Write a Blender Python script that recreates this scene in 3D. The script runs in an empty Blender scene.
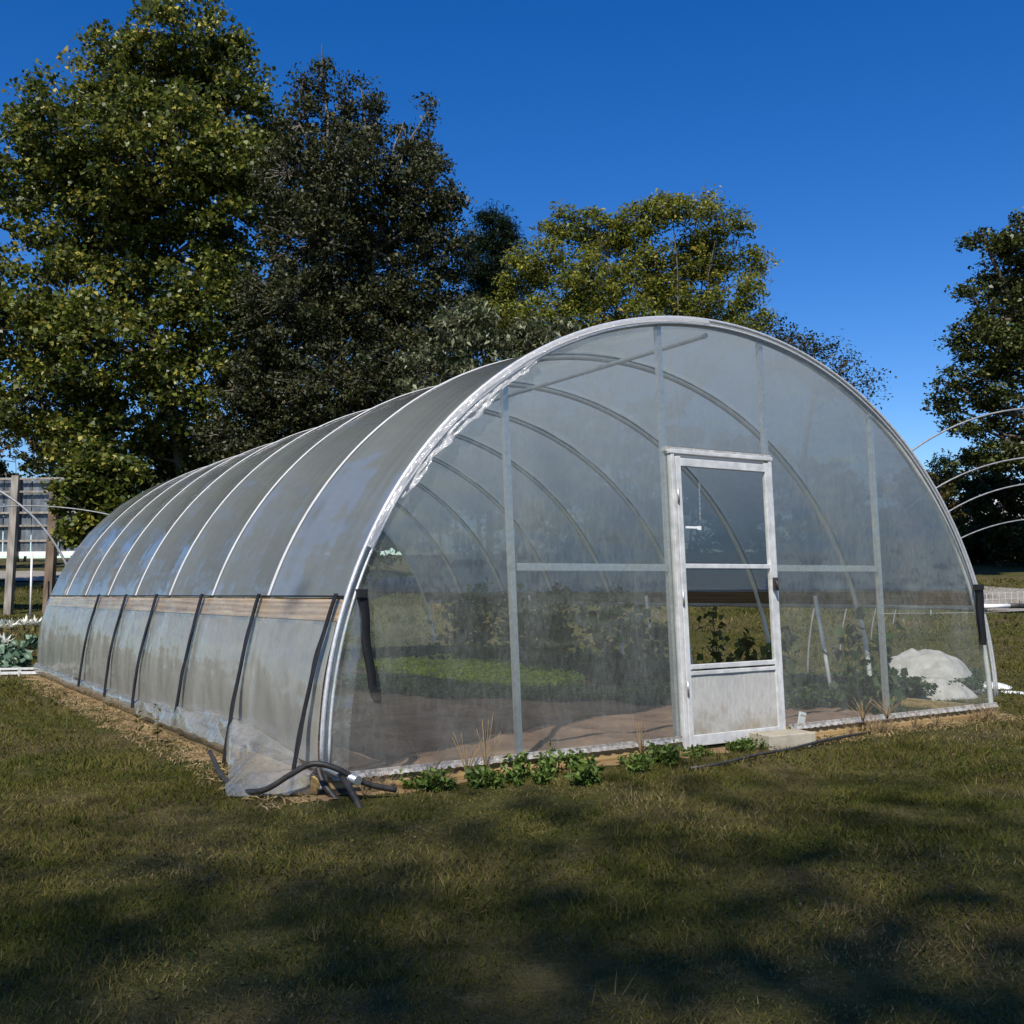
import bpy, math, random
import numpy as np
from mathutils import Vector, noise
PI = math.pi
R = math.radians
random.seed(7)
rng = np.random.default_rng(7)
S = bpy.context.scene
C = S.collection

# ------------------------------------------------------------------ camera
FOC = 1048.61
CAMP = np.array([-5.6462, -5.8664, 1.0753])
YAW, PIT, ROL = .5635, .0737, -.0085
fw = np.array([math.sin(YAW)*math.cos(PIT), math.cos(YAW)*math.cos(PIT), math.sin(PIT)])
_r = np.array([math.cos(YAW), -math.sin(YAW), 0.]); _u = np.cross(_r, fw)
rt = _r*math.cos(ROL)+_u*math.sin(ROL); up = _u*math.cos(ROL)-_r*math.sin(ROL)
cd = bpy.data.cameras.new('camera'); cam = bpy.data.objects.new('camera', cd); C.objects.link(cam)
cd.sensor_fit = 'HORIZONTAL'; cd.sensor_width = 36; cd.lens = 36*FOC/1024
cd.clip_start = .05; cd.clip_end = 3000
from mathutils import Matrix
M = Matrix.Identity(4)
for i in range(3):
    M[i][0] = rt[i]; M[i][1] = up[i]; M[i][2] = -fw[i]; M[i][3] = CAMP[i]
cam.matrix_world = M
S.camera = cam

# ------------------------------------------------------------------ light
SUN_EL, SUN_AZ = R(47), math.atan2(-.70, -.72)      # azimuth as atan2(x, y)
w = bpy.data.worlds.new("World"); S.world = w; w.use_nodes = True
nt = w.node_tree; bg = nt.nodes['Background']
sky = nt.nodes.new('ShaderNodeTexSky'); sky.sky_type = 'NISHITA'; sky.sun_disc = False
sky.sun_elevation = SUN_EL; sky.sun_rotation = SUN_AZ
sky.altitude = 600; sky.air_density = 1.0; sky.dust_density = .3; sky.ozone_density = 3.5
hs = nt.nodes.new('ShaderNodeHueSaturation'); hs.inputs['Saturation'].default_value = 1.38; hs.inputs['Hue'].default_value = .513
nt.links.new(sky.outputs[0], hs.inputs['Color']); nt.links.new(hs.outputs[0], bg.inputs[0]); bg.inputs[1].default_value = .112
sd = bpy.data.lights.new('sun', 'SUN'); sd.energy = 4.9; sd.angle = R(.53); sd.color = (1, .94, .84)
sun = bpy.data.objects.new('sun', sd); C.objects.link(sun)
sv = Vector((math.sin(SUN_AZ)*math.cos(SUN_EL), math.cos(SUN_AZ)*math.cos(SUN_EL), math.sin(SUN_EL)))
sun.rotation_euler = sv.to_track_quat('Z', 'Y').to_euler()
S.view_settings.view_transform = 'Standard'; S.view_settings.look = 'None'
S.view_settings.exposure = .3; S.view_settings.gamma = 1
S.render.engine = 'CYCLES'
S.cycles.transparent_max_bounces = 24; S.cycles.max_bounces = 8
S.cycles.transmission_bounces = 6; S.cycles.diffuse_bounces = 3; S.cycles.glossy_bounces = 3
S.cycles.caustics_reflective = False; S.cycles.caustics_refractive = False

# ------------------------------------------------------------------ helpers
def at(u, v, d):
    return CAMP + (fw + rt*(u-512)/FOC + up*(512-v)/FOC)*d
def on_plane(u, v, z=0.):
    r = fw + rt*(u-512)/FOC + up*(512-v)/FOC
    return CAMP + r*(z-CAMP[2])/r[2]
_gd = np.array([0, 14, 17, 20, 25, 33, 45, 60, 90, 200, 4000.])
_gz = np.array([0, 0, .08, .28, .62, 1.2, 2.0, 3.0, 4.2, 5, 5.])
def smooth(x): x = np.clip(x, 0, 1); return x*x*(3-2*x)
def ground_z(x, y):
    x = np.asarray(x, float); y = np.asarray(y, float)
    d = (x-CAMP[0])*math.sin(YAW)+(y-CAMP[1])*math.cos(YAW)
    g = (np.interp(d-1.2, _gd, _gz)+np.interp(d, _gd, _gz)+np.interp(d+1.2, _gd, _gz))/3
    dx = np.maximum(np.abs(x)-3.7, 0); dy = np.maximum(np.maximum(-.5-y, y-11.3), 0)
    q = np.hypot(dx, dy)
    m = smooth((q-.2)/4)
    b = .018*(np.sin(x*1.7+y*.6)+np.sin(y*2.1-x*.9+1)+.6*np.sin(x*4.3+2)*np.sin(y*3.9))
    return g*m + b*smooth(q/1.0) - .11
def gz(x, y): return float(ground_z(x, y))
def gat(u, d):      # ground point on the vertical through pixel column u at depth d
    p = at(u, 590, d); return np.array([p[0], p[1], gz(p[0], p[1])])

def mesh_np(name, V, F, mat, parent=None, smooth_=False, tint=None):
    """V (n,3), F (m,k) constant k"""
    V = np.asarray(V, np.float32); F = np.asarray(F, np.int32)
    me = bpy.data.meshes.new(name)
    k = F.shape[1]
    me.vertices.add(len(V)); me.vertices.foreach_set('co', V.ravel())
    me.loops.add(F.size); me.loops.foreach_set('vertex_index', F.ravel())
    me.polygons.add(len(F)); me.polygons.foreach_set('loop_start', np.arange(0, F.size, k, dtype=np.int32))
    me.update(calc_edges=True)
    if smooth_: me.polygons.foreach_set('use_smooth', np.ones(len(F), bool))
    if tint is not None:
        at_ = me.attributes.new('tint', 'FLOAT', 'FACE'); at_.data.foreach_set('value', np.asarray(tint, np.float32))
    me.materials.append(mat)
    o = bpy.data.objects.new(name, me); C.objects.link(o)
    if parent: o.parent = parent
    return o

class MB:
    def __init__(s): s.v = []; s.f = []; s.s = []
    def box(s, c, h, rot=None, taper=1.):
        n = len(s.v)
        for z in (-1, 1):
            for (x, y) in ((-1, -1), (1, -1), (1, 1), (-1, 1)):
                t = taper if z > 0 else 1
                p = Vector((x*h[0]*t, y*h[1]*t, z*h[2]))
                if rot is not None: p = rot @ p
                s.v.append((p.x+c[0], p.y+c[1], p.z+c[2]))
        for f in ((3, 2, 1, 0), (4, 5, 6, 7), (0, 1, 5, 4), (1, 2, 6, 5), (2, 3, 7, 6), (3, 0, 4, 7)):
            s.f.append(tuple(n+i for i in f)); s.s.append(False)
        return s
    def beam(s, a, b, wx, wy, upv=(0, 0, 1)):
        a = Vector(a); b = Vector(b); d = (b-a); L = d.length; d.normalize()
        u_ = Vector(upv)
        if abs(d.dot(u_)) > .95: u_ = Vector((0, 1, 0))
        x = d.cross(u_).normalized(); y = x.cross(d)
        rot = Matrix((x, y, d)).transposed()
        return s.box((a+b)/2, (wx/2, wy/2, L/2), rot)
    def tube(s, pts, r, seg=8, cap=True):
        pts = [Vector(p) for p in pts]; n0 = len(s.v); N = len(pts)
        if not hasattr(r, '__len__'): r = [r]*N
        prev = None
        for i, p in enumerate(pts):
            d = (pts[min(i+1, N-1)]-pts[max(i-1, 0)]).normalized()
            if prev is None:
                x = d.cross(Vector((0, 0, 1)) if abs(d.z) < .9 else Vector((0, 1, 0))).normalized()
            else: x = (prev-d*prev.dot(d)).normalized()
            prev = x; y = d.cross(x)
            for k in range(seg):
                a = 2*PI*k/seg; q = p+(x*math.cos(a)+y*math.sin(a))*r[i]
                s.v.append(tuple(q))
        for i in range(N-1):
            for k in range(seg):
                k2 = (k+1) % seg
                s.f.append((n0+i*seg+k, n0+i*seg+k2, n0+(i+1)*seg+k2, n0+(i+1)*seg+k)); s.s.append(True)
        if cap:
            s.f.append(tuple(n0+k for k in range(seg))[::-1]); s.s.append(False)
            s.f.append(tuple(n0+(N-1)*seg+k for k in range(seg))); s.s.append(False)
        return s
    def grid(s, P, sm=True):
        """P: list of rows of points"""
        n0 = len(s.v); m = len(P[0])
        for r_ in P: s.v.extend([tuple(p) for p in r_])
        for i in range(len(P)-1):
            for j in range(m-1):
                s.f.append((n0+i*m+j, n0+i*m+j+1, n0+(i+1)*m+j+1, n0+(i+1)*m+j)); s.s.append(sm)
        return s
    def build(s, name, mat, parent=None, bevel=0):
        me = bpy.data.meshes.new(name); me.from_pydata(s.v, [], s.f); me.update()
        me.polygons.foreach_set('use_smooth', s.s); me.materials.append(mat)
        o = bpy.data.objects.new(name, me); C.objects.link(o)
        if parent: o.parent = parent
        if bevel:
            b = o.modifiers.new('bevel', 'BEVEL'); b.width = bevel; b.segments = 2; b.limit_method = 'ANGLE'
        return o

def tag(o, label=None, cat=None, group=None, kind=None):
    if label: o['label'] = label
    if cat: o['category'] = cat
    if group: o['group'] = group
    if kind: o['kind'] = kind
    return o
def empty(name, loc, label, cat, group=None):
    o = bpy.data.objects.new(name, None); C.objects.link(o); o.location = tuple(float(v) for v in loc)
    o.empty_display_size = .2
    return tag(o, label, cat, group)
def copy_tree(o, parent=None):
    c = o.copy(); C.objects.link(c); c.parent = parent
    for ch in [q for q in C.objects if q.parent == o]: copy_tree(ch, c)
    return c
def adopt(o, root):         # world-space mesh to root's local frame (roots carry location only)
    o.parent = root; o.location = -root.location
    return o

# ------------------------------------------------------------------ materials
class NT:
    def __init__(s, name):
        s.m = bpy.data.materials.new(name); s.m.use_nodes = True; s.t = s.m.node_tree
        for n in list(s.t.nodes): s.t.nodes.remove(n)
        s.out = s.n('ShaderNodeOutputMaterial')
    def n(s, ty, **kw):
        x = s.t.nodes.new(ty)
        for k, v in kw.items():
            if k.startswith('_'): setattr(x, k[1:], v)
            else: x.inputs[k.replace('0', ' ')].default_value = v
        return x
    def l(s, a, b): s.t.links.new(a, b)
    def ramp(s, fac, stops, interp='LINEAR'):
        r = s.n('ShaderNodeValToRGB'); r.color_ramp.interpolation = interp
        e = r.color_ramp.elements
        while len(e) < len(stops): e.new(.5)
        for i, (p, c) in enumerate(stops): e[i].position = p; e[i].color = (*c, 1)
        s.l(fac, r.inputs[0]); return r.outputs[0]
    def noise(s, scale, detail=4, rough=.55, coord='Object', vec=None):
        n = s.n('ShaderNodeTexNoise'); n.inputs['Scale'].default_value = scale
        n.inputs['Detail'].default_value = detail; n.inputs['Roughness'].default_value = rough
        if vec is None:
            tc = s.n('ShaderNodeTexCoord'); vec = tc.outputs[coord]
        s.l(vec, n.inputs['Vector']); return n.outputs['Fac']
    def bump(s, h, strength=.3, dist=.01):
        b = s.n('ShaderNodeBump'); b.inputs['Strength'].default_value = strength; b.inputs['Distance'].default_value = dist
        s.l(h, b.inputs['Height']); return b.outputs[0]
    def mapping(s, scale, coord='Object', rot=(0, 0, 0)):
        tc = s.n('ShaderNodeTexCoord'); m = s.n('ShaderNodeMapping'); m.inputs['Scale'].default_value = scale
        m.inputs['Rotation'].default_value = rot
        s.l(tc.outputs[coord], m.inputs['Vector']); return m.outputs[0]
    def mix(s, fac, a, b):
        m = s.n('ShaderNodeMixRGB')
        for i, v in ((0, fac), (1, a), (2, b)):
            if isinstance(v, (int, float)): m.inputs[i].default_value = v
            elif isinstance(v, tuple): m.inputs[i].default_value = (*v, 1)
            else: s.l(v, m.inputs[i])
        return m.outputs[0]
    def mixs(s, fac, a, b):
        m = s.n('ShaderNodeMixShader')
        if isinstance(fac, (int, float)): m.inputs[0].default_value = fac
        else: s.l(fac, m.inputs[0])
        s.l(a, m.inputs[1]); s.l(b, m.inputs[2]); return m.outputs[0]
    def schlick(s, f0):      # same from both sides of a thin sheet
        lw = s.n('ShaderNodeLayerWeight'); lw.inputs[0].default_value = .5
        p = s.n('ShaderNodeMath'); p.operation = 'POWER'; s.l(lw.outputs['Facing'], p.inputs[0]); p.inputs[1].default_value = 5
        m = s.n('ShaderNodeMath'); m.operation = 'MULTIPLY_ADD'; s.l(p.outputs[0], m.inputs[0]); m.inputs[1].default_value = 1-f0; m.inputs[2].default_value = f0
        return m.outputs[0]
    def finish(s, sh): s.l(sh, s.out.inputs[0]); return s.m

def solid(name, c1, c2, scale=8, rough=.6, metal=0., spec=.5, bump=.2, bd=.003, stretch=None):
    t = NT(name)
    vec = t.mapping(stretch) if stretch else None
    f = t.noise(scale, 5, .6, vec=vec)
    p = t.n('ShaderNodeBsdfPrincipled')
    t.l(t.ramp(f, [(.3, c1), (.7, c2)]), p.inputs['Base Color'])
    p.inputs['Roughness'].default_value = rough; p.inputs['Metallic'].default_value = metal
    p.inputs['Specular IOR Level'].default_value = spec
    f2 = t.noise(scale*5, 4, .6, vec=vec)
    t.l(t.bump(f2, bump, bd), p.inputs['Normal'])
    return t.finish(p.outputs[0])

def leafmat(name, stops, rough=.45, trans=.3, spec=.4):
    t = NT(name)
    a = t.n('ShaderNodeAttribute'); a.attribute_name = 'tint'
    col = t.ramp(a.outputs['Fac'], stops)
    p = t.n('ShaderNodeBsdfPrincipled'); t.l(col, p.inputs['Base Color'])
    p.inputs['Roughness'].default_value = rough; p.inputs['Specular IOR Level'].default_value = spec
    tr = t.n('ShaderNodeBsdfTranslucent')
    h = t.n('ShaderNodeHueSaturation'); h.inputs['Value'].default_value = 1.5; h.inputs['Hue'].default_value = .48; t.l(col, h.inputs['Color'])
    t.l(h.outputs[0], tr.inputs['Color'])
    return t.finish(t.mixs(trans, p.outputs[0], tr.outputs[0]))

def film(name, haze, gloss_rough=.16, colr=(.8, .82, .83), dirt=.12, streak=(2, 2, 6), trans=.55, fres=1.45, bumpst=.35):
    """thin polythene: clear share, scattering share, glossy coat"""
    t = NT(name)
    tp = t.n('ShaderNodeBsdfTransparent'); tp.inputs[0].default_value = (.955, .985, .97, 1)
    df = t.n('ShaderNodeBsdfDiffuse'); df.inputs[0].default_value = (*colr, 1)
    tl = t.n('ShaderNodeBsdfTranslucent'); tl.inputs[0].default_value = (*colr, 1)
    sc = t.mixs(trans, df.outputs[0], tl.outputs[0])
    n1 = t.noise(1.0, 5, .6, vec=t.mapping(streak))
    n2 = t.noise(14, 5, .65, vec=t.mapping(streak))
    m = t.n('ShaderNodeMath'); m.operation = 'MULTIPLY'; t.l(n1, m.inputs[0]); t.l(n2, m.inputs[1])
    mr = t.n('ShaderNodeMapRange'); t.l(m.outputs[0], mr.inputs[0])
    mr.inputs[1].default_value = .12; mr.inputs[2].default_value = .42
    mr.inputs[3].default_value = max(0, haze-dirt); mr.inputs[4].default_value = min(1, haze+dirt)
    body = t.mixs(mr.outputs[0], tp.outputs[0], sc)
    gl = t.n('ShaderNodeBsdfGlossy'); gl.inputs['Roughness'].default_value = gloss_rough
    fac = t.schlick(fres)
    b = t.bump(t.noise(5, 3, .5, vec=t.mapping(streak)), bumpst, .02)
    w1 = t.noise(1.1, 2, .5, vec=t.mapping((1, 1, 3.2), rot=(0, .9, .3))); b2 = t.bump(w1, bumpst, .05)
    bn = [q for q in t.t.nodes if q.type == 'BUMP']; t.l(bn[0].outputs[0], bn[1].inputs['Normal'])
    t.l(b2, gl.inputs['Normal'])
    return t.finish(t.mixs(fac, body, gl.outputs[0]))

galv = solid('galvanised', (.42, .43, .44), (.62, .63, .64), 30, .42, .75, .5, .1)
pipe_m = solid('hoop_pipe', (.58, .59, .58), (.74, .75, .74), 20, .5, .12, .5, .1)
alu = solid('aluminium_paint', (.46, .46, .45), (.72, .72, .70), 12, .45, .15, .5, .15)
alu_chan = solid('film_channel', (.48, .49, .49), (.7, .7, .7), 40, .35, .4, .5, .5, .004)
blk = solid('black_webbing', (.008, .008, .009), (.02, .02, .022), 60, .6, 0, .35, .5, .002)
blk_pipe = solid('black_polypipe', (.012, .012, .012), (.05, .045, .04), 25, .5, 0, .4, .3)
old_alu = solid('dirty_channel', (.16, .13, .1), (.62, .6, .56), 9, .5, .2, .5, .4, .004, (3, 3, 3))
highlight_white = solid('highlight_white', (.5, .5, .48), (.64, .64, .62), 6, .5, 0, .4, .2)  # pale colour of the painted bright lines over the hoops
conc = solid('concrete', (.28, .25, .19), (.42, .38, .30), 9, .9, 0, .2, .6, .006)
panel_m = solid('door_panel', (.40, .39, .36), (.52, .51, .48), 3, .6, 0, .3, .25)
soil_m = solid('soil', (.12, .075, .055), (.27, .175, .125), 3.0, .95, 0, .1, .9, .02)
bark = solid('bark', (.05, .04, .03), (.16, .135, .11), 6, .9, 0, .1, .8, .02, (4, 4, 1))
hoop_grey = solid('weathered_hoop', (.16, .165, .17), (.3, .3, .31), 12, .5, .2, .4, .2)
bark_mid = solid('bark_mid', (.08, .07, .06), (.22, .2, .17), 8, .9, 0, .1, .6, .02, (4, 4, 1))
bark_pale = solid('bark_pale', (.16, .145, .12), (.36, .33, .29), 8, .9, 0, .1, .6, .02, (4, 4, 1))
white_pl = solid('white_plastic', (.72, .72, .7), (.82, .82, .8), 10, .4, 0, .5, .1)
asph = solid('asphalt', (.2, .18, .15), (.30, .275, .235), 5, .9, 0, .2, .4, .01)

def dirty_panel():
    t = NT('kick_panel_paint')
    g = t.noise(7, 5, .7); sc_ = t.noise(40, 3, .7, vec=t.mapping((1, 1, .25)))
    tc = t.n('ShaderNodeTexCoord'); sp_ = t.n('ShaderNodeSeparateXYZ'); t.l(tc.outputs['Object'], sp_.inputs[0])
    a = t.n('ShaderNodeMath'); a.operation = 'MULTIPLY_ADD'; t.l(sp_.outputs['Z'], a.inputs[0]); a.inputs[1].default_value = -1.0; t.l(g, a.inputs[2])
    mud = t.ramp(a.outputs[0], [(.30, (0, 0, 0)), (.62, (.75, .75, .75))])
    base = t.ramp(sc_, [(.3, (.36, .35, .32)), (.7, (.50, .49, .46))])
    p = t.n('ShaderNodeBsdfPrincipled'); t.l(t.mix(mud, base, (.24, .19, .12)), p.inputs['Base Color'])
    p.inputs['Roughness'].default_value = .6; t.l(t.bump(sc_, .3, .003), p.inputs['Normal'])
    return t.finish(p.outputs[0])
panel_m = dirty_panel()
dirt_m = solid('bare_dirt', (.14, .09, .045), (.34, .24, .13), 5, .95, 0, .1, .9, .02)

def wood(name, c1, c2, rough=.7, axis=(.5, 8, 14)):
    t = NT(name)
    v = t.mapping(axis)
    n = t.noise(2.2, 6, .65, vec=v)
    wv = t.n('ShaderNodeTexWave'); wv.inputs['Scale'].default_value = .7; wv.inputs['Distortion'].default_value = 9
    wv.inputs['Detail'].default_value = 3; wv.bands_direction = 'Z'; t.l(v, wv.inputs['Vector'])
    f = t.mix(.22, n, wv.outputs['Fac'])
    p = t.n('ShaderNodeBsdfPrincipled'); t.l(t.ramp(f, [(.25, c1), (.7, c2)]), p.inputs['Base Color'])
    p.inputs['Roughness'].default_value = rough; p.inputs['Specular IOR Level'].default_value = .2
    t.l(t.bump(n, .4, .004), p.inputs['Normal'])
    return t.finish(p.outputs[0])
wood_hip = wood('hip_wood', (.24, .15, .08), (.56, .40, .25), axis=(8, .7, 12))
wood_hip_shade = wood('hip_wood_shade', (.08, .05, .03), (.19, .125, .075), axis=(8, .7, 12))  # hip wood darkened: shade on the right board's inner face put in the colour
wood_base = wood('base_wood', (.22, .14, .06), (.50, .36, .17), axis=(.6, 8, 10))
wood_grey = wood('grey_wood', (.13, .12, .1), (.34, .31, .27), axis=(8, 8, .6))
wood_brown = wood('brown_wood', (.08, .055, .04), (.2, .15, .11), axis=(8, 8, .6))

film_roof = film('film_roof', .95, .09, (.43, .47, .46), .08, (1.2, .5, 1.2), .60, .14, .35)
film_end = film('film_end', .22, .10, (.50, .54, .52), .12, (3, 2, 1.0), .5, .06, .22)
film_clear = film('film_clear', .14, .15, (.6, .6, .58), .10, (3, 3, 2), .5, .07, .6)
film_side = film('film_side', .82, .2, (.54, .53, .47), .1, (2, 2, 1.5), .5, .06, .5)
film_skirt = film('film_skirt', .5, .1, (.6, .6, .56), .2, (1.5, 1.5, 1.5), .5, .10, .4)
film_white = film('film_white', .7, .12, (.7, .7, .7), .1, (6, 6, 6), .4, .09, 1.)

def glass():
    t = NT('door_glass')
    tp = t.n('ShaderNodeBsdfTransparent'); tp.inputs[0].default_value = (.93, .95, .94, 1)
    gl = t.n('ShaderNodeBsdfGlossy'); gl.inputs['Roughness'].default_value = .02
    return t.finish(t.mixs(t.schlick(.06), tp.outputs[0], gl.outputs[0]))
glass_m = glass()

def ground_mat():
    t = NT('lawn_ground')
    v = t.mapping((1, 1, 1))
    a = t.noise(.55, 5, .6, vec=v); b = t.noise(6, 6, .7, vec=v); c = t.noise(60, 4, .7, vec=v)
    col1 = t.ramp(b, [(.3, (.035, .04, .010)), (.5, (.075, .075, .02)), (.7, (.13, .11, .045))])
    col2 = t.ramp(b, [(.3, (.06, .045, .02)), (.55, (.12, .092, .042)), (.75, (.18, .145, .075))])
    f = t.ramp(a, [(.45, (0, 0, 0)), (.62, (1, 1, 1))])
    col = t.mix(f, col1, col2)
    col = t.mix(t.ramp(c, [(.35, (.55, .55, .55)), (.5, (0, 0, 0))]), col, (.02, .022, .01))
    p = t.n('ShaderNodeBsdfPrincipled'); t.l(col, p.inputs['Base Color'])
    p.inputs['Roughness'].default_value = .95; p.inputs['Specular IOR Level'].default_value = .1
    hb = t.n('ShaderNodeMath'); hb.operation = 'ADD'; t.l(b, hb.inputs[0]); t.l(c, hb.inputs[1])
    t.l(t.bump(hb.outputs[0], .9, .03), p.inputs['Normal'])
    return t.finish(p.outputs[0])
grass_ground = ground_mat()

# ------------------------------------------------------------------ ground and road
n = 420
s_ = np.linspace(-1, 1, n)
ax = 9*np.sinh(s_*5.0)/1.0
ax = ax*(900/ax.max())*.5 + s_*18
X, Y = np.meshgrid(ax, ax+2, indexing='ij')
Z = ground_z(X, Y)
V = np.stack([X, Y, Z], -1).reshape(-1, 3)
I = np.arange(n*n).reshape(n, n)
F = np.stack([I[:-1, :-1], I[1:, :-1], I[1:, 1:], I[:-1, 1:]], -1).reshape(-1, 4)
tag(mesh_np('ground', V, F, grass_ground, None, True), kind='structure')

def strip(name, mat, a0, a1, b0, b1, n=60, m=6, lift=.004, kind='structure'):
    mb = MB(); rows = []
    for i in range(n+1):
        t_ = i/n; p = a0+(a1-a0)*t_; q = b0+(b1-b0)*t_
        row = []
        for j in range(m+1):
            x, y = (p+(q-p)*j/m)[:2]; row.append((x, y, gz(x, y)+lift))
        rows.append(row)
    mb.grid(rows); return tag(mb.build(name, mat), kind=kind)
def dpt(u, d): return at(u, 590, d)
strip('road', asph, dpt(1500, 20), dpt(-200, 46), dpt(1500, 26.5), dpt(-200, 54), 120, 16, .05)
strip('soil', soil_m, np.array([-3.1, .1, 0]), np.array([-3.1, 10.7, 0]), np.array([2.3, .1, 0]), np.array([2.3, 10.7, 0]), 240, 130, .02)
def dirt_edge(a, b, nrm, w_in, w_out, n):        # worn bare earth with a ragged outer edge
    mb = MB(); rows = []
    for i in range(n+1):
        p = a+(b-a)*i/n; w_ = w_out*(.65+.8*noise.noise(Vector((p[0]*2.3, p[1]*2.3, 1)))+.35*noise.noise(Vector((p[0]*9, p[1]*9, 4))))
        row = []
        for j in range(6):
            q = p+nrm*(w_in+(w_)*j/5); row.append((q[0], q[1], gz(q[0], q[1])+(.008 if j < 5 else -.004)))
        rows.append(row)
    mb.grid(rows); return tag(mb.build('dirt', dirt_m), kind='structure')
dirt_edge(np.array([-3.5, 0.]), np.array([3.4, 0.]), np.array([0, -1.]), .0, .26, 220)
dirt_edge(np.array([-3.25, -.2]), np.array([-3.25, 10.8]), np.array([-1., 0]), .0, .42, 260)
so = bpy.data.objects['soil'].data
for v_ in so.vertices:
    v_.co.z = -.085 + .05*noise.noise(Vector((v_.co.x*1.2, v_.co.y*1.2, 0)))**2 + .012*math.sin(v_.co.x*8+noise.noise(v_.co)*3) + .022*abs(noise.noise(v_.co*6))

# ------------------------------------------------------------------ the high tunnel
A_, B_, C_, K_, L_ = 3.2513, 3.0836, -.0094, -.0391, 10.846
HIP = 1.03
TH = math.acos((HIP-C_)/B_)
def arc(t, off=0., y=0.):
    z = C_+(B_+off)*math.cos(t); return Vector(((A_+off)*math.sin(t)+K_*z, y, z))
def halfx(z): return A_*math.sqrt(max(0, 1-((z-C_)/B_)**2))
def lean(x, z): return x+K_*z
NB = 8
tun = empty('greenhouse', (0, 0, 0), 'large half-round hoop greenhouse covered in cloudy plastic film with a white screen door', 'greenhouse')
T = tun
for i in range(NB+1):
    mb = MB(); r = .024
    y = L_*i/NB if i else .02
    P_ = [arc(PI/2*(-1+2*k/72), 0, y) for k in range(73)]
    mb.tube([P_[0]-Vector((0, 0, .13))]+P_+[P_[-1]-Vector((0, 0, .13))], r, 8)
    mb.build('hoop', pipe_m, T)
# added pale strips outside the film, painting the bright line along each hoop
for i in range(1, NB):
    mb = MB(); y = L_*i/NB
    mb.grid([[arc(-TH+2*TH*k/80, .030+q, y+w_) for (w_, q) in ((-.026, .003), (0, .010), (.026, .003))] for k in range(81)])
    mb.build('hoop_highlight', highlight_white, T)
# purlins
mb = MB(); zt = C_+B_-.06
mb.tube([(lean(0, zt), .06+(L_-.1)*k/8, zt) for k in range(9)], .021, 8)
mb.build('ridge_purlin', pipe_m, T)
for i in range(1, NB):
    pass
# hip boards
for sx in (-1, 1):
    mb = MB()
    for k in range(3):
        y0 = .03+(L_-.06)*k/3; y1 = .03+(L_-.06)*(k+1)/3-.004; n0 = len(mb.v)
        for y in (y0, y1):
            for (z, o_) in ((HIP-.005, .0), (HIP-.005, .03), (HIP-.135, .03), (HIP-.135, .0)):
                mb.v.append((sx*(halfx(z)+o_)+K_*z, y, z))
        for f in ((0, 1, 2, 3), (7, 6, 5, 4), (0, 4, 5, 1), (1, 5, 6, 2), (2, 6, 7, 3), (3, 7, 4, 0)):
            mb.f.append(tuple(n0+q for q in f)); mb.s.append(False)
    mb.build('hip_board', wood_hip if sx < 0 else wood_hip_shade, T)
    mb = MB()
    tt = math.acos((HIP-C_)/B_)*sx
    mb.tube([arc(tt, .04, L_*k/20) for k in range(21)], .012 if sx > 0 else .006, 6)
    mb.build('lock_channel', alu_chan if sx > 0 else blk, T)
    # base rail, on the ground
    mb = MB(); mb.beam((sx*(A_+.0), .03, -.075), (sx*(A_+.0), L_-.03, -.075), .04, .09)
    mb.build('base_board', wood_base, T)

def film_strip(name, mat, t0, t1, nt_, ny, fn, y0=0., y1=L_):
    mb = MB(); rows = []
    for i in range(ny+1):
        y = y0+(y1-y0)*i/ny
        rows.append([fn(t0+(t1-t0)*j/nt_, y) for j in range(nt_+1)])
    mb.grid(rows); return mb.build(name, mat, T)
def roof_fn(t, y):
    ph = (y/(L_/NB)) % 1
    sag = .026*math.sin(PI*ph)**1.0*(.4+.6*abs(math.sin(t)))
    nr = math.exp(-min(ph, 1-ph)*7)
    wr = .006*nr*noise.noise(Vector((t*13, y*1.4, 3)))+.004*noise.noise(Vector((t*3, y*2.2, 1)))+.0025*noise.noise(Vector((t*1.3, y*11, 5)))
    return arc(t, .03-sag+wr, y)
film_strip('roof_film', film_roof, -TH, TH, 200, 200, roof_fn, -.01, L_+.01)
# flap below the hip on the right, flying outwards
def flap_fn(t, y):
    q = (t-TH)/.12
    p = arc(TH, .03, y); return Vector((p.x+.14*q+.03*q*math.sin(y*3), y-.02*q, p.z-.13*q+.05*q*math.sin(y*1.3+2)))
film_strip('side_flap', film_roof, TH, TH+.12, 6, 80, flap_fn)

# rolled side curtain on the right, held up under the hip board
mb = MB()
mb.tube([(lean(halfx(.9)+.05, .9), -.06+(L_+.06)*k/40, .885+.006*math.sin(k*1.7)) for k in range(41)], .038, 10)
mb.build('rolled_curtain', film_white, T)

# left side curtain
strap_y = [.06, 1.45, 2.9, 4.42, 5.72, 7.16]
def side_fn(s, y):
    z = HIP-.14 - s*(HIP-.20)
    # pinched at the straps, belly between
    k = min(abs(y-q) for q in strap_y+[L_, 10.0])
    belly = .022*(1-math.exp(-k*4))*math.sin(PI*min(1, s*1.02))
    wr = .012*noise.noise(Vector((s*2, y*3, 2)))+.006*noise.noise(Vector((s*3+y*4, y*9, 7)))
    return Vector((lean(-halfx(z), z)-.04-belly-wr, y, z))
film_strip('side_curtain', film_side, 0, 1, 28, 240, side_fn, .0, L_)
def hipf(s, y):
    z = HIP-.01-.15*s
    return Vector((lean(-halfx(z), z)-.042-.012*noise.noise(Vector((s, y*3, 2)))-.006*noise.noise(Vector((s*2, y*12, 4))), y, z))
film_strip('hip_film', film_clear, 0, 1, 6, 160, hipf, .0, L_)
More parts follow.
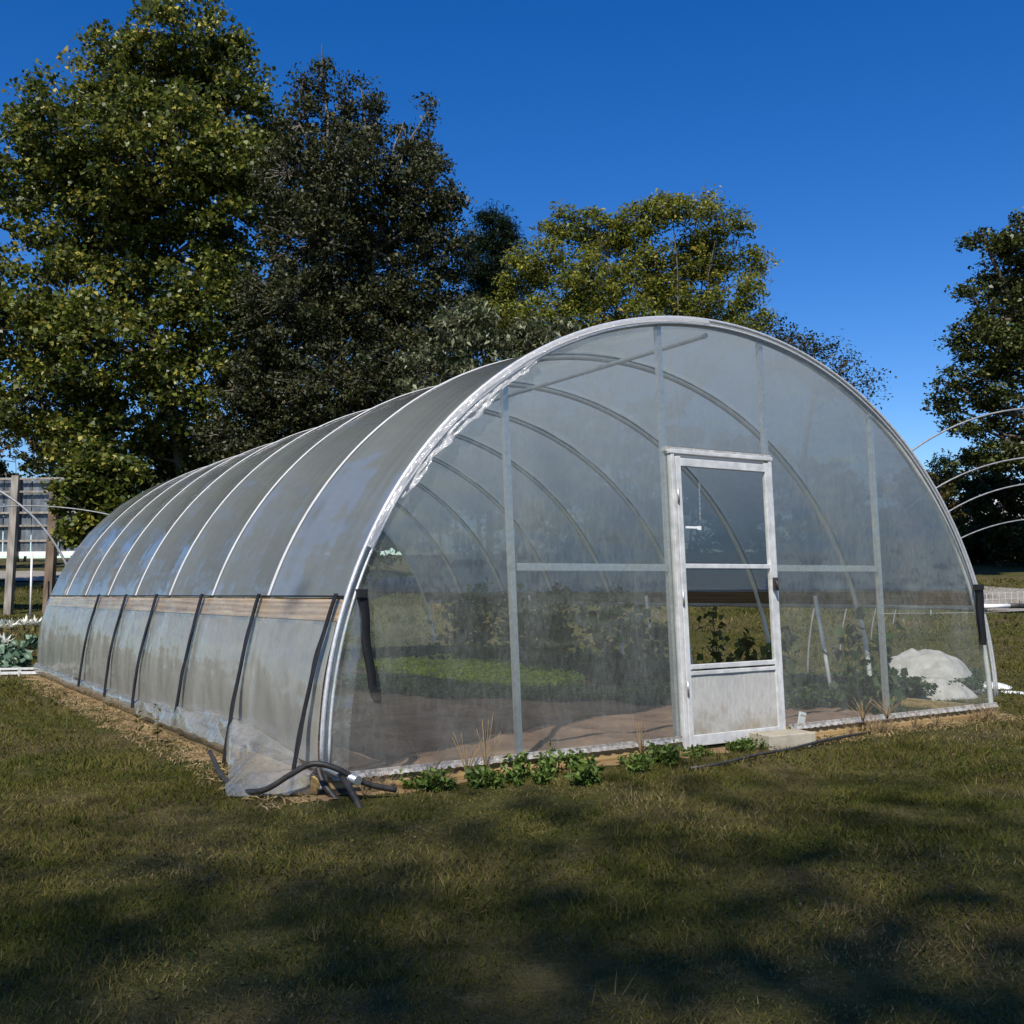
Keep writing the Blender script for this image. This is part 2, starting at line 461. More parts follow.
# bottom skirt: a loose tube of bunched film along the foot of the curtain
def skirt_fn(s, y):
    a = s*2*PI
    f = smooth(min(1, max(0, (y-2.2)/2.5)))
    r = .045+.02*noise.noise(Vector((y*2, 0, 0)))+.012*noise.noise(Vector((math.cos(a)*2, y*5, math.sin(a)*2)))
    return Vector((-A_-.05-.0*f+r*math.cos(a), y, .0+.03*noise.noise(Vector((y*.7, 3, 0)))+r*1.3*math.sin(a)))
film_strip('rolled_skirt', film_skirt, 0, 1, 16, 160, skirt_fn, 1.6, L_-.02)
# loose tail of the skirt flaring out to the near corner
def tail_fn(s, y):
    outy = [-.05, .06, .22, .45, .8, 1.15, 1.35, 2.0, 3.0, 4.2]
    outx = [.06, .26, .46, .40, .27, .17, .13, .13, .12, .08]
    zi = [-.02, .0, .04, .09, .13, .17, .19, .17, .12, .07]
    zo = [-.08, -.095, -.10, -.09, -.07, -.03, .02, .02, .0, -.03]
    o_ = np.interp(y, outy, outx); z0 = np.interp(y, outy, zi); z1 = np.interp(y, outy, zo)
    x = lean(-halfx(max(z0, .05)), z0)-.05-o_*s-.03*math.sin(PI*s)*math.sin(y*5+s*2)
    z = z0*(1-s)+z1*s+.06*math.sin(PI*s)+.016*math.sin(y*9+s*5)*math.sin(PI*s)
    return Vector((x+.018*noise.noise(Vector((s*3, y*4, 0))), y, z+.02*noise.noise(Vector((s*4, y*5, 4)))))
film_strip('skirt_tail', film_skirt, 0, 1, 16, 110, tail_fn, -.05, 4.2)
# doubled film at the near left corner, between last strap and the arch
mb = MB(); rows = []
for i in range(31):
    z = -.03+(HIP+.03)*i/30
    rows.append([(lean(-halfx(z), z)-.045+.17*j/8, -.035-.012*math.sin(j*1.4+i*.2)-.004*j, z) for j in range(9)])
mb.grid(rows); mb.build('corner_film', film_clear, T)

# straps
for q, y in enumerate(strap_y):
    mb = MB(); rows = []
    wv = .03 if q else .028
    for i in range(31):
        s = i/30; z = HIP+.03-s*(HIP-.0+.03+(.0 if q > 1 else .09))
        xt = lean(-halfx(HIP), HIP)-.06; xb_ = -3.44 if q < 2 else -3.37
        x = xt+(xb_-xt)*s-.03*math.sin(PI*s)-.003*math.sin(s*7+q)
        yy = y+(.10 if q == 1 else 0)*-s+.012*math.sin(s*2.6+q*2)+.003*math.sin(s*23)
        tw = .006*math.sin(s*15+q)
        rows.append([(x-tw, yy-wv, z), (x-.012, yy, z), (x+tw, yy+wv, z), (x+.016, yy, z), (x-tw, yy-wv, z)])
    mb.grid(rows); mb.build('strap', blk, T)
# the batten ends hanging at both hip corners of the front
def hang(x0, z0, z1, dx, w=.03):
    mb = MB(); rows = []
    for i in range(21):
        s = i/20; z = z0+(z1-z0)*s; x = x0+dx*s+.006*math.sin(s*9)
        ww = w*(1-.25*s)
        rows.append([(x-ww, -.075, z), (x+ww, -.085, z), (x+ww, -.055, z), (x-ww, -.045, z), (x-ww, -.075, z)])
    mb.grid(rows); mb.box((x0+dx, -.065, z1), (w*.7, .018, .012)); mb.box((x0, -.065, z0), (w*1.1, .03, .025)); mb.build('hanging_strap', blk, T)
hang(lean(-halfx(1.0), 1)+.06, 1.06, .50, .07, .026)
hang(lean(halfx(1.0), 1)-.02, 1.06, .55, .03, .035)

# front frame: studs, rails, header
s1, s2, s3, s4 = -1.889, -.495, .493, 1.797
def ztop(x): return C_+B_*math.sqrt(max(0, 1-(x/A_)**2))
for yy, nm in ((0.0, 'front'), (L_, 'back')):
    for x in (s1, s2-.03, s3+.03, s4):
        z1 = ztop(x)-.02
        mb = MB(); mb.beam((lean(x, -.1), yy+.02, -.1), (lean(x, z1), yy+.02, z1), .04, .04, (0, 1, 0))
        mb.build('end_post', galv, T)
for (xa, xb, z) in ((s1+.03, s2-.06, 1.225), (s3+.06, s4-.03, 1.225)):
    mb = MB(); mb.beam((lean(xa, z), .015, z), (lean(xb, z), .015, z), .035, .05); mb.build('end_rail', galv, T)
mb = MB(); mb.beam((lean(s2-.05, 2.1), .0, 2.095), (lean(s3+.05, 2.1), .0, 2.095), .05, .035)
mb.build('door_header', solid('weathered_metal', (.3, .28, .25), (.6, .59, .56), 18, .6, .3), T)

# end wall film
def end_film(y, sgn, name, hole):
    xs = sorted(set([round(-A_+.02+ (2*A_-.04)*i/180, 4) for i in range(181)]+[s2, s3]))
    for part in ((xs[0], s2), (s2, s3), (s3, xs[-1])) if hole else ((xs[0], xs[-1]),):
        cols = [x for x in xs if part[0]-1e-6 <= x <= part[1]+1e-6]
        mid = hole and part[0] == s2
        z0 = 2.12 if mid else .0
        rows = []
        for x in cols:
            zt_ = max(ztop(x)-.0, z0+.001); row = []
            for j in range(41):
                z = z0+(zt_-z0)*j/40
                edge = min(abs(x-q) for q in (s1, s2, s3, s4)); 
                d = .0035*noise.noise(Vector((x*9, z*.9, y)))*(1+max(0, 1.2-z))+.012*noise.noise(Vector((x*1.1, z*.8, y)))+.004*noise.noise(Vector((x*4, z*1.5, y+3)))+.006*noise.noise(Vector((x*2+z*2, z*6, 8)))*max(0, z-1.8)
                row.append((lean(x, z), y+sgn*(.012+d*min(1, edge*6)), z))
            rows.append(row)
        mb_all.grid(rows)
mb_all = MB(); end_film(-.012, -1, 'f', True); mb_all.build('end_film', film_end, T)
mb_all = MB(); end_film(L_+.05, 1, 'b', False); mb_all.build('end_film', film_end, T)

# lock channel round the arch, bottom channel and base boards
mb = MB()
mb.tube([arc(PI/2*(-.985+1.97*k/90), .03, -.03) for k in range(91)], .015, 6)
mb.build('arch_channel', alu_chan, T)
mb = MB()
mb.tube([arc(PI/2*(-.985+1.97*k/90), -.012, -.04) for k in range(91)], .010, 6)
mb.build('arch_channel', alu_chan, T)
for (xa, xb) in ((-A_+.02, s2-.05), (s3+.06, A_-.02)):
    mb = MB(); mb.beam((xa, -.05, .005), (xb, -.05, .005), .014, .016)
    rows = [[(xa+(xb-xa)*i/80, -.062-.006*math.sin(i*2.1+j)-.004*j, -.002-.012*j+.004*math.sin(i*3.3)) for j in range(3)] for i in range(81)]
    mb.grid(rows); mb.build('bottom_channel', old_alu, T)
    mb = MB(); mb.beam((xa, -.025, -.08), (xb, -.025, -.08), .04, .14); mb.build('base_board', wood_base, T)
# crinkled film edge gathered outside the arch, left shoulder
mb = MB(); rows = []
for k in range(121):
    q = k/120; t = -1.0+q*.46
    wdt = .072*math.sin(PI*q)**.7*(.7+.7*noise.noise(Vector((q*6, 0, 0))))
    rows.append([arc(t, -.02-wdt*j/5, -.055-.03*noise.noise(Vector((q*11+j*.25, j*.55, 0)))-.018*noise.noise(Vector((q*31, j*.9, 4)))-.006*j) for j in range(6)])
mb.grid(rows); mb.build('gathered_film', film_white, T)
mb = MB(); rows = []
for k in range(161):
    q = k/160; t = -1.12+q*1.1
    rows.append([arc(t, .03-.028*j/3, -.046-.004*j+.005*noise.noise(Vector((k*.11, j*.8, 9)))) for j in range(4)])
mb.grid(rows); mb.build('film_edge', film_white, T)

# ------------------------------------------------------------------ the door (a part with sub-parts)
dz0, dz1 = -.09, 2.03
xa, xb = s2+.0, s3-.0
def dbeam(mb, x0, z0, x1, z1, w_, t_=.035, y=-.045):
    mb.beam((lean(x0, z0), y, z0), (lean(x1, z1), y, z1), w_, t_, (0, 1, 0))
mb = MB()
for x in (xa-.005, xb+.005): dbeam(mb, x, dz0, x, dz1+.03, .032, .05, -.03)
mb.beam((lean(xa-.03, dz1+.045), -.03, dz1+.045), (lean(xb+.03, dz1+.045), -.03, dz1+.045), .06, .03)
mb.build('door_frame', alu, T, .004)
door = MB()
e = .040
dbeam(door, xa+e, dz0+.01, xa+e, dz1+.01, .046); dbeam(door, xb-e, dz0+.01, xb-e, dz1+.01, .046)
def hb(z, h, t_=.035): door.beam((lean(xa+e+.023, z), -.0455, z), (lean(xb-e-.023, z), -.0455, z), t_, h)
hb(1.998, .06); hb(1.235, .035); hb(.50, .035); hb(.455, .03); hb(-.03, .08)
do = door.build('door', alu, T, .004)
mb = MB(); z0_, z1_ = .012, .44
mb.grid([[(lean(xa+e+.02+(xb-xa-2*e-.04)*i/10, z0_+(z1_-z0_)*j/6), -.05-.002*math.sin(i*1.1+j), z0_+(z1_-z0_)*j/6) for j in range(7)] for i in range(11)])
mb.build('kick_panel', panel_m, do)
for (za, zb) in ((1.26, 1.97), (.518, 1.21)):
    mb = MB(); mb.grid([[(lean(xa+e+.02+(xb-xa-2*e-.04)*i, z), -.046, z) for z in (za, zb)] for i in (0, 1)])
    mb.build('pane', glass_m, do)
mb = MB(); mb.box((lean(xb-e+.005, 1.1), -.075, 1.1), (.012, .02, .05)); mb.tube([(lean(xb-e, 1.13), -.07, 1.13), (lean(xb-e, 1.13), -.1, 1.12), (lean(xb-e, 1.05), -.105, 1.05)], .009, 6)
mb.build('handle', blk_pipe, do)
for z in (.35, 1.0, 1.75):
    mb = MB(); mb.tube([(lean(xa+.018, z-.05), -.07, z-.05), (lean(xa+.018, z+.05), -.07, z+.05)], .009, 6); mb.build('hinge', galv, do)
for (z, ln) in ((1.52, .13),):
    mb = MB(); mb.box((lean(xa+.09+ln/2, z), -.052, z), (ln/2, .003, .008)); mb.box((lean(xa+.09+ln, z), -.053, z-.003), (.018, .003, .014)); mb.build('tape', white_pl, do)
# corner pipe ends and right hand crank
mb = MB(); mb.tube([(-A_-.02, .1, .04), (-A_+.0, -.10, .045), (-A_+.06, -.34, .01)], .028, 10); mb.build('corner_pipe', galv, T)
mb = MB(); x0 = lean(halfx(.9)+.05, .9); mb.tube([(x0-.05, -.06, .885), (x0+.35, -.10, .885)], .02, 10); mb.build('crank_arm', white_pl, T)
mb = MB(); mb.tube([(x0+.30, -.095, .885), (x0+.62, -.12, .88)], .024, 10); mb.build('crank_grip', blk_pipe, T)
# chain hanging inside from the ridge region
mb = MB(); hx = .0
cp = at(699, 468, 8.8)
for k in range(12): mb.box((cp[0], cp[1], cp[2]+.02-.04*k), (.006 if k % 2 else .003, .003 if k % 2 else .006, .017))
adopt_chain = mb.build('hanging_chain', galv, T)
# inner struts on the right hoops
for y in (1.36, 4.1, 6.8):
    mb = MB(); mb.tube([(2.78, y+.1, 0.0), (lean(2.9, .95), y+.35, .98)], .022, 6); mb.build('side_brace', pipe_m, T)

# ------------------------------------------------------------------ leaf clouds and trees
def leaves(P, size, upbias=.5, aspect=.62, droop=.2, jitter=.35):
    """one folded quad a leaf"""
    n = len(P)
    nn = rng.normal(size=(n, 3)); nn[:, 2] = np.abs(nn[:, 2])+upbias; nn /= np.linalg.norm(nn, axis=1)[:, None]
    t = rng.normal(size=(n, 3)); t[:, 2] -= droop; t -= nn*(t*nn).sum(1)[:, None]; t /= np.linalg.norm(t, axis=1)[:, None]
    b = np.cross(nn, t)
    s = size*np.exp(jitter*rng.normal(size=n)).clip(.35, 1.4)[:, None]
    v0 = P-t*s*.5; v2 = P+t*s*.5-nn*s*.12
    v1 = P+b*s*.5*aspect+nn*s*.12-t*s*.08; v3 = P-b*s*.5*aspect+nn*s*.12-t*s*.08
    V = np.stack([v0, v1, v2, v3], 1).reshape(-1, 3)
    F = np.arange(4*n).reshape(n, 4)
    return V, F

def clump_points(lobes, total, clump_r, per, shell=.5):
    vol = np.array([(l[3]*l[4]*l[5])**.8 for l in lobes]); vol /= vol.sum()
    cs = []; li = []
    nc = max(1, int(total/per))
    for k in range(nc):
        i = rng.choice(len(lobes), p=vol); l = lobes[i]
        d = rng.normal(size=3); d /= np.linalg.norm(d)
        r = rng.uniform(shell**3, 1)**(1/3)
        cs.append([l[0]+d[0]*l[3]*r, l[1]+d[1]*l[4]*r, l[2]+d[2]*l[5]*r]); li.append(i)
    cs = np.array(cs)
    m = rng.poisson(per, nc)
    idx = np.repeat(np.arange(nc), m)
    cr = clump_r*rng.uniform(.6, 1.35, nc)
    off = rng.normal(size=(len(idx), 3)); off /= np.linalg.norm(off, axis=1)[:, None]
    off *= (rng.uniform(0, 1, len(idx))**.5*cr[idx])[:, None]; off[:, 2] *= .62
    P = cs[idx]+off; P[:, 2] -= .12*(off[:, 0]**2+off[:, 1]**2)/cr[idx]
    ctint = rng.uniform(-.18, .18, nc)
    return cs, np.array(li), P, ctint[idx]

def tree(name, label, cat, base, lobes, nleaf, leaf, mat, barkm, trunk_r, clump_r=.55, per=90, group=None,
         stems=1, shell=.45, upbias=.5, aspect=.62, twigs=True, droop=.2, lean_=(0, 0), twig_r=.012, trunk_top=None, limb_r=.3):
    base = np.asarray(base, float); root = empty(name, base, label, cat, group)
    lobes = [(l[0]-base[0], l[1]-base[1], l[2]-base[2], *l[3:]) for l in lobes]
    cs, li, P, ct = clump_points(lobes, nleaf, clump_r, per, shell)
    top = max(l[2] for l in lobes); ctr = np.average([l[:3] for l in lobes], axis=0, weights=[l[3] for l in lobes])
    keep = P[:, 2] > .15; P = P[keep]; ct = ct[keep]
    V, F = leaves(P, leaf, upbias, aspect, droop)
    tint = np.clip(rng.beta(2, 2.2, len(P))+ct, 0, 1)
    mesh_np('crown', V, F, mat, root, False, tint)
    mb = MB()
    tops = []
    for st in range(stems):
        tt = trunk_top if trunk_top else top*.8
        ang = 2*PI*st/stems+.7; sp = 0 if stems == 1 else .25
        pts = []
        for k in range(9):
            q = k/8
            x = (ctr[0]*q**1.4+math.cos(ang)*sp*(1+3*q)+.12*math.sin(q*7+st*2)*trunk_r*6)
            y = (ctr[1]*q**1.4+math.sin(ang)*sp*(1+3*q)+.12*math.cos(q*6+st)*trunk_r*6)
            pts.append((x, y, -.15+(tt+.15)*q))
        rr = [trunk_r*(1.25 if k == 0 else 1)*(1-.85*k/8) for k in range(9)]
        mb.tube(pts, rr, 8); tops.append(np.array(pts))
    samples = [np.array([np.interp(q, range(9), tp[:, c]) for c in range(3)]) for tp in tops for q in np.linspace(2, 7.5, 12)]
    limb_pts = []
    for i, l in enumerate(lobes):
        c = np.array(l[:3]); 
        cand = [s for s in samples if s[2] < c[2]-.25*np.hypot(c[0]-s[0], c[1]-s[1])] or [samples[0]]
        s = min(cand, key=lambda s: np.linalg.norm(s-c)+.3*abs((c[2]-s[2])-.7*np.hypot(*(c-s)[:2])))
        m = (s+c)/2+np.array([0, 0, -.08])*np.linalg.norm(c-s)+rng.normal(size=3)*.15
        ext = c+(c-s)*.12
        pts = [s, (s+m)/2+rng.normal(size=3)*.05, m, (m+c)/2+rng.normal(size=3)*.1, c, ext]
        r0 = trunk_r*limb_r*rng.uniform(.8, 1.2)
        mb.tube(pts, [r0, r0*.85, r0*.7, r0*.55, r0*.4, r0*.15], 5, False)
        limb_pts.append(np.array([pts[2], pts[3], pts[4], (c+ext)/2]))
    if twigs:
        for k, c in enumerate(cs):
            lp = limb_pts[li[k]]; s = lp[np.argmin(np.linalg.norm(lp-c, axis=1))]
            m = (s+c)/2+rng.normal(size=3)*.12*np.linalg.norm(c-s)
            mb.tube([s, m, c, c+(c-m)*.4], [twig_r*1.6, twig_r*1.2, twig_r*.8, twig_r*.3], 3, False)
    mb.build('trunk', barkm, root)
    return root

def lobes_px(L, d, dspread=.8, k=1.):
    out = []
    for (u, v, ru, rv) in L:
        m = d/FOC; r = ru*m
        dd = d+rng.uniform(-1, 1)*dspread*r
        p = at(u, v, dd); out.append((p[0], p[1], p[2], r*k, r*k, rv*m*k))
    return out

G = {}
G['tulip'] = leafmat('tulip_leaves', [(0, (.02, .032, .005)), (.35, (.045, .068, .011)), (.6, (.10, .128, .02)), (.8, (.21, .225, .038)), (.95, (.44, .38, .08))], .42, .35, .4)
G['dark'] = leafmat('dark_leaves', [(0, (.014, .019, .006)), (.5, (.034, .042, .013)), (.85, (.07, .075, .024)), (1, (.12, .10, .04))], .5, .15, .3)
G['conifer'] = leafmat('conifer_leaves', [(0, (.006, .014, .006)), (.6, (.016, .032, .012)), (1, (.03, .05, .018))], .55, .1, .2)
G['locust'] = leafmat('locust_leaves', [(0, (.04, .06, .012)), (.4, (.11, .14, .022)), (.75, (.23, .25, .04)), (1, (.42, .34, .05))], .5, .35, .3)
G['oak'] = leafmat('oak_leaves', [(0, (.014, .02, .006)), (.5, (.045, .06, .013)), (.8, (.11, .13, .03)), (1, (.2, .19, .06))], .45, .2, .4)
G['shrub'] = leafmat('shrub_leaves', [(0, (.012, .022, .006)), (.5, (.03, .05, .012)), (.85, (.07, .09, .02)), (1, (.14, .14, .03))], .5, .25, .3)
G['autumn'] = leafmat('autumn_leaves', [(0, (.04, .04, .012)), (.5, (.09, .075, .02)), (1, (.2, .14, .03))], .5, .3, .3)
G['pale'] = leafmat('pale_leaves', [(0, (.05, .065, .03)), (.5, (.11, .13, .06)), (1, (.25, .26, .16))], .5, .2, .5)
G['lettuce'] = leafmat('lettuce_leaves', [(0, (.2, .28, .02)), (.6, (.42, .54, .035)), (1, (.58, .66, .08))], .5, .35, .3)
G['herb'] = leafmat('herb_leaves', [(0, (.03, .055, .015)), (.6, (.07, .12, .03)), (1, (.14, .2, .06))], .5, .25, .3)
G['vine'] = leafmat('vine_leaves', [(0, (.015, .03, .008)), (.6, (.035, .065, .016)), (.93, (.06, .1, .025)), (1, (.3, .26, .04))], .5, .3, .3)
G['kale'] = leafmat('kale_leaves', [(0, (.05, .10, .06)), (.6, (.12, .2, .13)), (1, (.28, .36, .28))], .5, .15, .4)
G['straw'] = leafmat('straw', [(0, (.12, .09, .04)), (.6, (.28, .21, .10)), (1, (.45, .36, .2))], .7, .2, .2)
G['grass'] = leafmat('grass_blades', [(0, (.035, .045, .008)), (.3, (.07, .078, .014)), (.55, (.12, .105, .03)), (.8, (.17, .135, .055)), (1, (.25, .20, .10))], .8, .2, .05)
G['weed'] = leafmat('weed_leaves', [(0, (.04, .07, .012)), (.6, (.09, .15, .025)), (1, (.17, .22, .05))], .5, .3, .3)

# tall tulip tree, left
t1 = [(190, 50, 60, 52), (135, 85, 65, 60), (232, 105, 48, 60), (75, 130, 60, 55), (160, 160, 90, 70), (25, 165, 40, 45), (235, 190, 55, 70),
      (80, 215, 70, 55), (165, 260, 85, 60), (15, 330, 60, 40), (70, 300, 60, 45), (225, 300, 60, 60), (120, 350, 80, 55), (40, 400, 70, 40),
      (200, 390, 75, 50), (110, 440, 70, 40), (215, 455, 70, 35), (272, 130, 26, 30), (-40, 300, 50, 120), (-50, 200, 40, 60)]
tree('tulip_tree', 'tallest tree, broad crown of glossy green leaves flecked with yellow at the far left', 'tree', gat(187, 31), lobes_px(t1, 31, .6), 140000, .13,
     G['tulip'], bark, .3, .5, 75, shell=.45, upbias=.2, aspect=.85)
t2 = [(322, 62, 5, 24), (323, 90, 10, 32), (303, 100, 9, 34), (300, 125, 20, 36), (345, 95, 8, 30), (362, 92, 7, 30), (378, 108, 8, 26), (345, 130, 22, 32), (372, 130, 18, 28), (428, 112, 6, 24), (428, 140, 12, 30), (402, 128, 7, 24), (410, 155, 22, 36), (290, 175, 40, 45), (350, 175, 45, 45), (425, 190, 32, 36), (452, 205, 22, 22),
      (320, 240, 60, 50), (390, 240, 50, 45), (445, 250, 30, 32), (290, 310, 55, 50), (360, 310, 60, 50), (425, 310, 50, 45), (270, 385, 55, 45),
      (340, 385, 60, 45), (410, 370, 50, 40), (300, 440, 60, 30), (240, 440, 40, 30), (468, 330, 30, 35)]
tree('maple_tree', 'dark small-leaved tree with upright sprays and pale bare twigs, behind the middle of the roof', 'tree', gat(345, 29), lobes_px(t2, 29, .6), 130000, .10,
     G['dark'], bark_mid, .22, .38, 60, stems=4, shell=.3, upbias=.1, twig_r=.014)
t3 = [(492, 222, 14, 14), (500, 245, 20, 14), (488, 272, 24, 14), (478, 245, 12, 14), (495, 300, 30, 16), (490, 330, 34, 18), (505, 228, 12, 8)]
tree('pine_tree', 'dark green pine whose tip shows between the dark tree and the yellowing one', 'tree', gat(488, 36), lobes_px(t3, 36, .4), 36000, .16,
     G['conifer'], bark, .16, .45, 90, shell=.2, aspect=.18, upbias=.9)
t4 = [(560, 228, 22, 20), (540, 265, 30, 26), (600, 235, 30, 28), (640, 228, 26, 24), (672, 212, 22, 20), (700, 205, 18, 15), (720, 218, 20, 20), (742, 225, 15, 15), (590, 285, 40, 30), (650, 275, 40, 32), (705, 260, 34, 30),
      (745, 290, 20, 22), (555, 320, 40, 25), (520, 290, 22, 28), (620, 325, 45, 25), (690, 310, 45, 25), (740, 325, 30, 20), (500, 320, 25, 20), (755, 262, 14, 16)]
tree('locust_tree', 'yellow-green tree of many stems with a feathery crown above the ridge of the greenhouse', 'tree', gat(640, 27), lobes_px(t4, 27, .7), 50000, .11,
     G['locust'], bark, .10, .34, 55, stems=5, trunk_top=5.2, shell=.3, upbias=.5, aspect=.4, twig_r=.010)
t5 = [(790, 340, 20, 14), (815, 352, 22, 16), (845, 365, 18, 14), (868, 382, 14, 12), (835, 385, 22, 14), (770, 330, 18, 14), (860, 405, 12, 12), (790, 365, 25, 15)]
tree('sparse_tree', 'thin half-bare tree of small reddish leaves beside the top right of the arch', 'tree', gat(790, 31), lobes_px(t5, 31, .6), 3600, .09,
     G['dark'], bark, .10, .5, 22, stems=2, shell=.2, twig_r=.009)
t6 = [(1010, 232, 22, 16), (985, 240, 18, 12), (1030, 240, 30, 28), (1000, 275, 26, 24), (975, 300, 20, 18), (1015, 310, 36, 30), (965, 330, 18, 18), (990, 345, 30, 22),
      (955, 385, 18, 20), (985, 385, 32, 24), (1030, 360, 36, 34), (975, 425, 24, 14), (1020, 415, 30, 22), (945, 405, 12, 14), (1060, 290, 60, 70), (1090, 400, 60, 50), (1000, 455, 34, 14), (1060, 440, 50, 24)]
tree('oak_tree', 'dark oak with layered spreading crown at the right edge, seen past the bare hoops', 'tree', gat(1075, 37), lobes_px(t6, 37, .6), 56000, .135,
     G['oak'], bark, .35, .5, 80, shell=.5, upbias=.6, aspect=.7)
# broad leaved understory in front of the trees
t7 = [(470, 330, 30, 28), (520, 345, 35, 25), (560, 345, 30, 22), (430, 370, 34, 24), (490, 375, 40, 20), (600, 350, 30, 18)]
tree('pale_shrub', 'tall shrub with pale drooping leaves just above the front slope of the roof', 'shrub', gat(500, 25), lobes_px(t7, 25, .7), 9000, .16,
     G['pale'], bark, .08, .45, 60, stems=3, shell=.2, aspect=.35, droop=1.5)
t8 = [(95, 480, 26, 24), (75, 500, 22, 18), (115, 510, 26, 24), (60, 490, 12, 8), (95, 455, 16, 14), (85, 530, 24, 18), (125, 470, 20, 20)]
tree('young_maple', 'bright yellow-green sapling leaning over the right end of the signboard', 'tree', gat(100, 23.5), lobes_px(t8, 23.5, .6), 9000, .11,
     G['tulip'], bark, .05, .32, 45, shell=.2, aspect=.85)
# background bushes, each its own
bgs = [('bush', -30, 50, 460, 50, 50, 'shrub', 'green bush left of the yellow-brown one behind the signboard'),
       ('bush', 20, 60, 462, 54, 56, 'autumn', 'yellow-brown bush far behind the signboard at the left edge'),
       ('bush', 75, 56, 465, 46, 60, 'shrub', 'green bush behind the right half of the signboard'),
       ('bush', 140, 33, 500, 60, 50, 'shrub', 'dark bush under the tallest tree beside the far end of the roof'),
       ('bush', 215, 32, 500, 60, 60, 'dark', 'dark bush under the left trees, behind the third roof bay'),
       ('bush', 290, 33, 500, 60, 60, 'shrub', 'dark bush below the multi-stemmed tree'),
       ('bush', 370, 32, 500, 60, 70, 'dark', 'dark bush behind the middle of the roof'),
       ('bush', 450, 31, 490, 60, 70, 'shrub', 'green bush seen over and through the near roof'),
       ('bush', 530, 31, 490, 60, 80, 'dark', 'dark bush seen through the left of the end wall'),
       ('bush', 610, 32, 490, 60, 80, 'shrub', 'green bush seen through the end wall left of the door'),
       ('bush', 690, 34, 500, 60, 70, 'dark', 'dark bush seen through the film behind the door'),
       ('bush', 770, 38, 500, 60, 60, 'shrub', 'green bush seen through the film right of the door'),
       ('bush', 860, 42, 515, 60, 50, 'dark', 'dark bush seen through the right of the end wall'),
       ('bush', 935, 52, 515, 30, 45, 'autumn', 'brownish bush just right of the greenhouse shoulder, across the road'),
       ('bush', 975, 48, 520, 36, 36, 'shrub', 'green bush in the middle of the hedge across the road'),
       ('bush', 1000, 45, 505, 44, 50, 'shrub', 'dark bush filling the hedge below the oak across the road'),
       ('bush', 1030, 46, 500, 46, 56, 'shrub', 'large green bush of the hedge at the right edge'),
       ('bush', 1110, 44, 500, 60, 60, 'shrub', 'large green bush past the right edge across the road')]
for (nm, u, d, v, ru, rv, m, lab) in bgs:
    b = gat(u, d); m_ = d/FOC
    lb = []
    for k in range(10):
        uu = u+rng.uniform(-.8, .8)*ru; vv = v+rng.uniform(-.7, 1.1)*rv
        p = at(uu, vv, d+rng.uniform(-1.2, 1.2)); lb.append((p[0], p[1], p[2], ru*m_*.6, ru*m_*.6, rv*m_*.55))
    tree(nm, lab, 'bush', b, lb, 12000, .15*(d/30)**.5, G[m], bark, .07, .4, 60, group='bushes behind the greenhouse', stems=2, shell=.3)
t9 = [(940, 465, 12, 10), (945, 480, 18, 12), (935, 490, 16, 12), (925, 500, 18, 14)]
tree('cedar_tree', 'small dark rounded evergreen peeking over the hedge beside the greenhouse', 'tree', gat(940, 60), lobes_px(t9, 60, .5), 5000, .2, G['conifer'], bark, .12, .5, 70, aspect=.4)
# more woodland left of the frame (what the left roof slope mirrors)
for k, (u, d, h) in enumerate([(-180, 30, 13), (-420, 30, 12)]):
    b = gat(u, d); lb = []
    for q in range(12):
        a = rng.uniform(0, 2*PI); r = rng.uniform(0, 2.6)
        lb.append((b[0]+r*math.cos(a), b[1]+r*math.sin(a), b[2]+rng.uniform(.25, .95)*h, 1.7, 1.7, 1.6))
    tree('woodland_tree', ['green tree left of the tallest tree', 'green tree farthest left'][k], 'tree', b, lb, 16000, .2, G['shrub'], bark, .25, .6, 70, twigs=False)
# unseen tree added behind the camera, crown shaped to darken the near lawn
sb = np.array([-17.9, -18.4]); b = np.array([sb[0], sb[1], gz(*sb)]); lb = []
for k in range(9):
    a = 2*PI*k/8; r = 2.6 if k < 8 else 0
    lb.append((b[0]+r*math.cos(a), b[1]+r*math.sin(a), b[2]+18+1.5*math.sin(k*2.3), 3.4, 3.4, 2.6))
tree('added_shade_tree', 'unseen tall broad tree added behind the camera to shade the near lawn', 'tree', b, lb, 17000, .22, G['oak'], bark, .22, 2.6, 2, twigs=False, shell=0., limb_r=.1)

# ------------------------------------------------------------------ grass
def blades(P, h, wd, lean_amt=.5):
    n = len(P); a = rng.uniform(0, 2*PI, n)
    w_ = np.stack([np.cos(a), np.sin(a), np.zeros(n)], 1)*wd[:, None]*.5
    l = rng.normal(size=(n, 3))*lean_amt*h[:, None]; l[:, 2] = h
    V = np.stack([P-w_, P+w_, P+l], 1).reshape(-1, 3)
    return V, np.arange(3*n).reshape(n, 3)
def patch(x, y):       # slow variation of sward, 0..1
    return .5+.5*np.sin(x*1.3+1.7*np.sin(y*.9))*np.sin(y*1.7+1.1*np.sin(x*1.1+2))
def nz(xy, sc, seed):      # smooth value noise, about -0.5..0.5
    g = np.random.default_rng(seed).uniform(-.5, .5, (256, 256))
    x = xy[:, 0]*sc+100; y = xy[:, 1]*sc+100; i = np.floor(x).astype(int); j = np.floor(y).astype(int)
    a = smooth(x-i); b = smooth(y-j); i %= 255; j %= 255
    return (g[i, j]*(1-a)+g[i+1, j]*a)*(1-b)+(g[i, j+1]*(1-a)+g[i+1, j+1]*a)*b
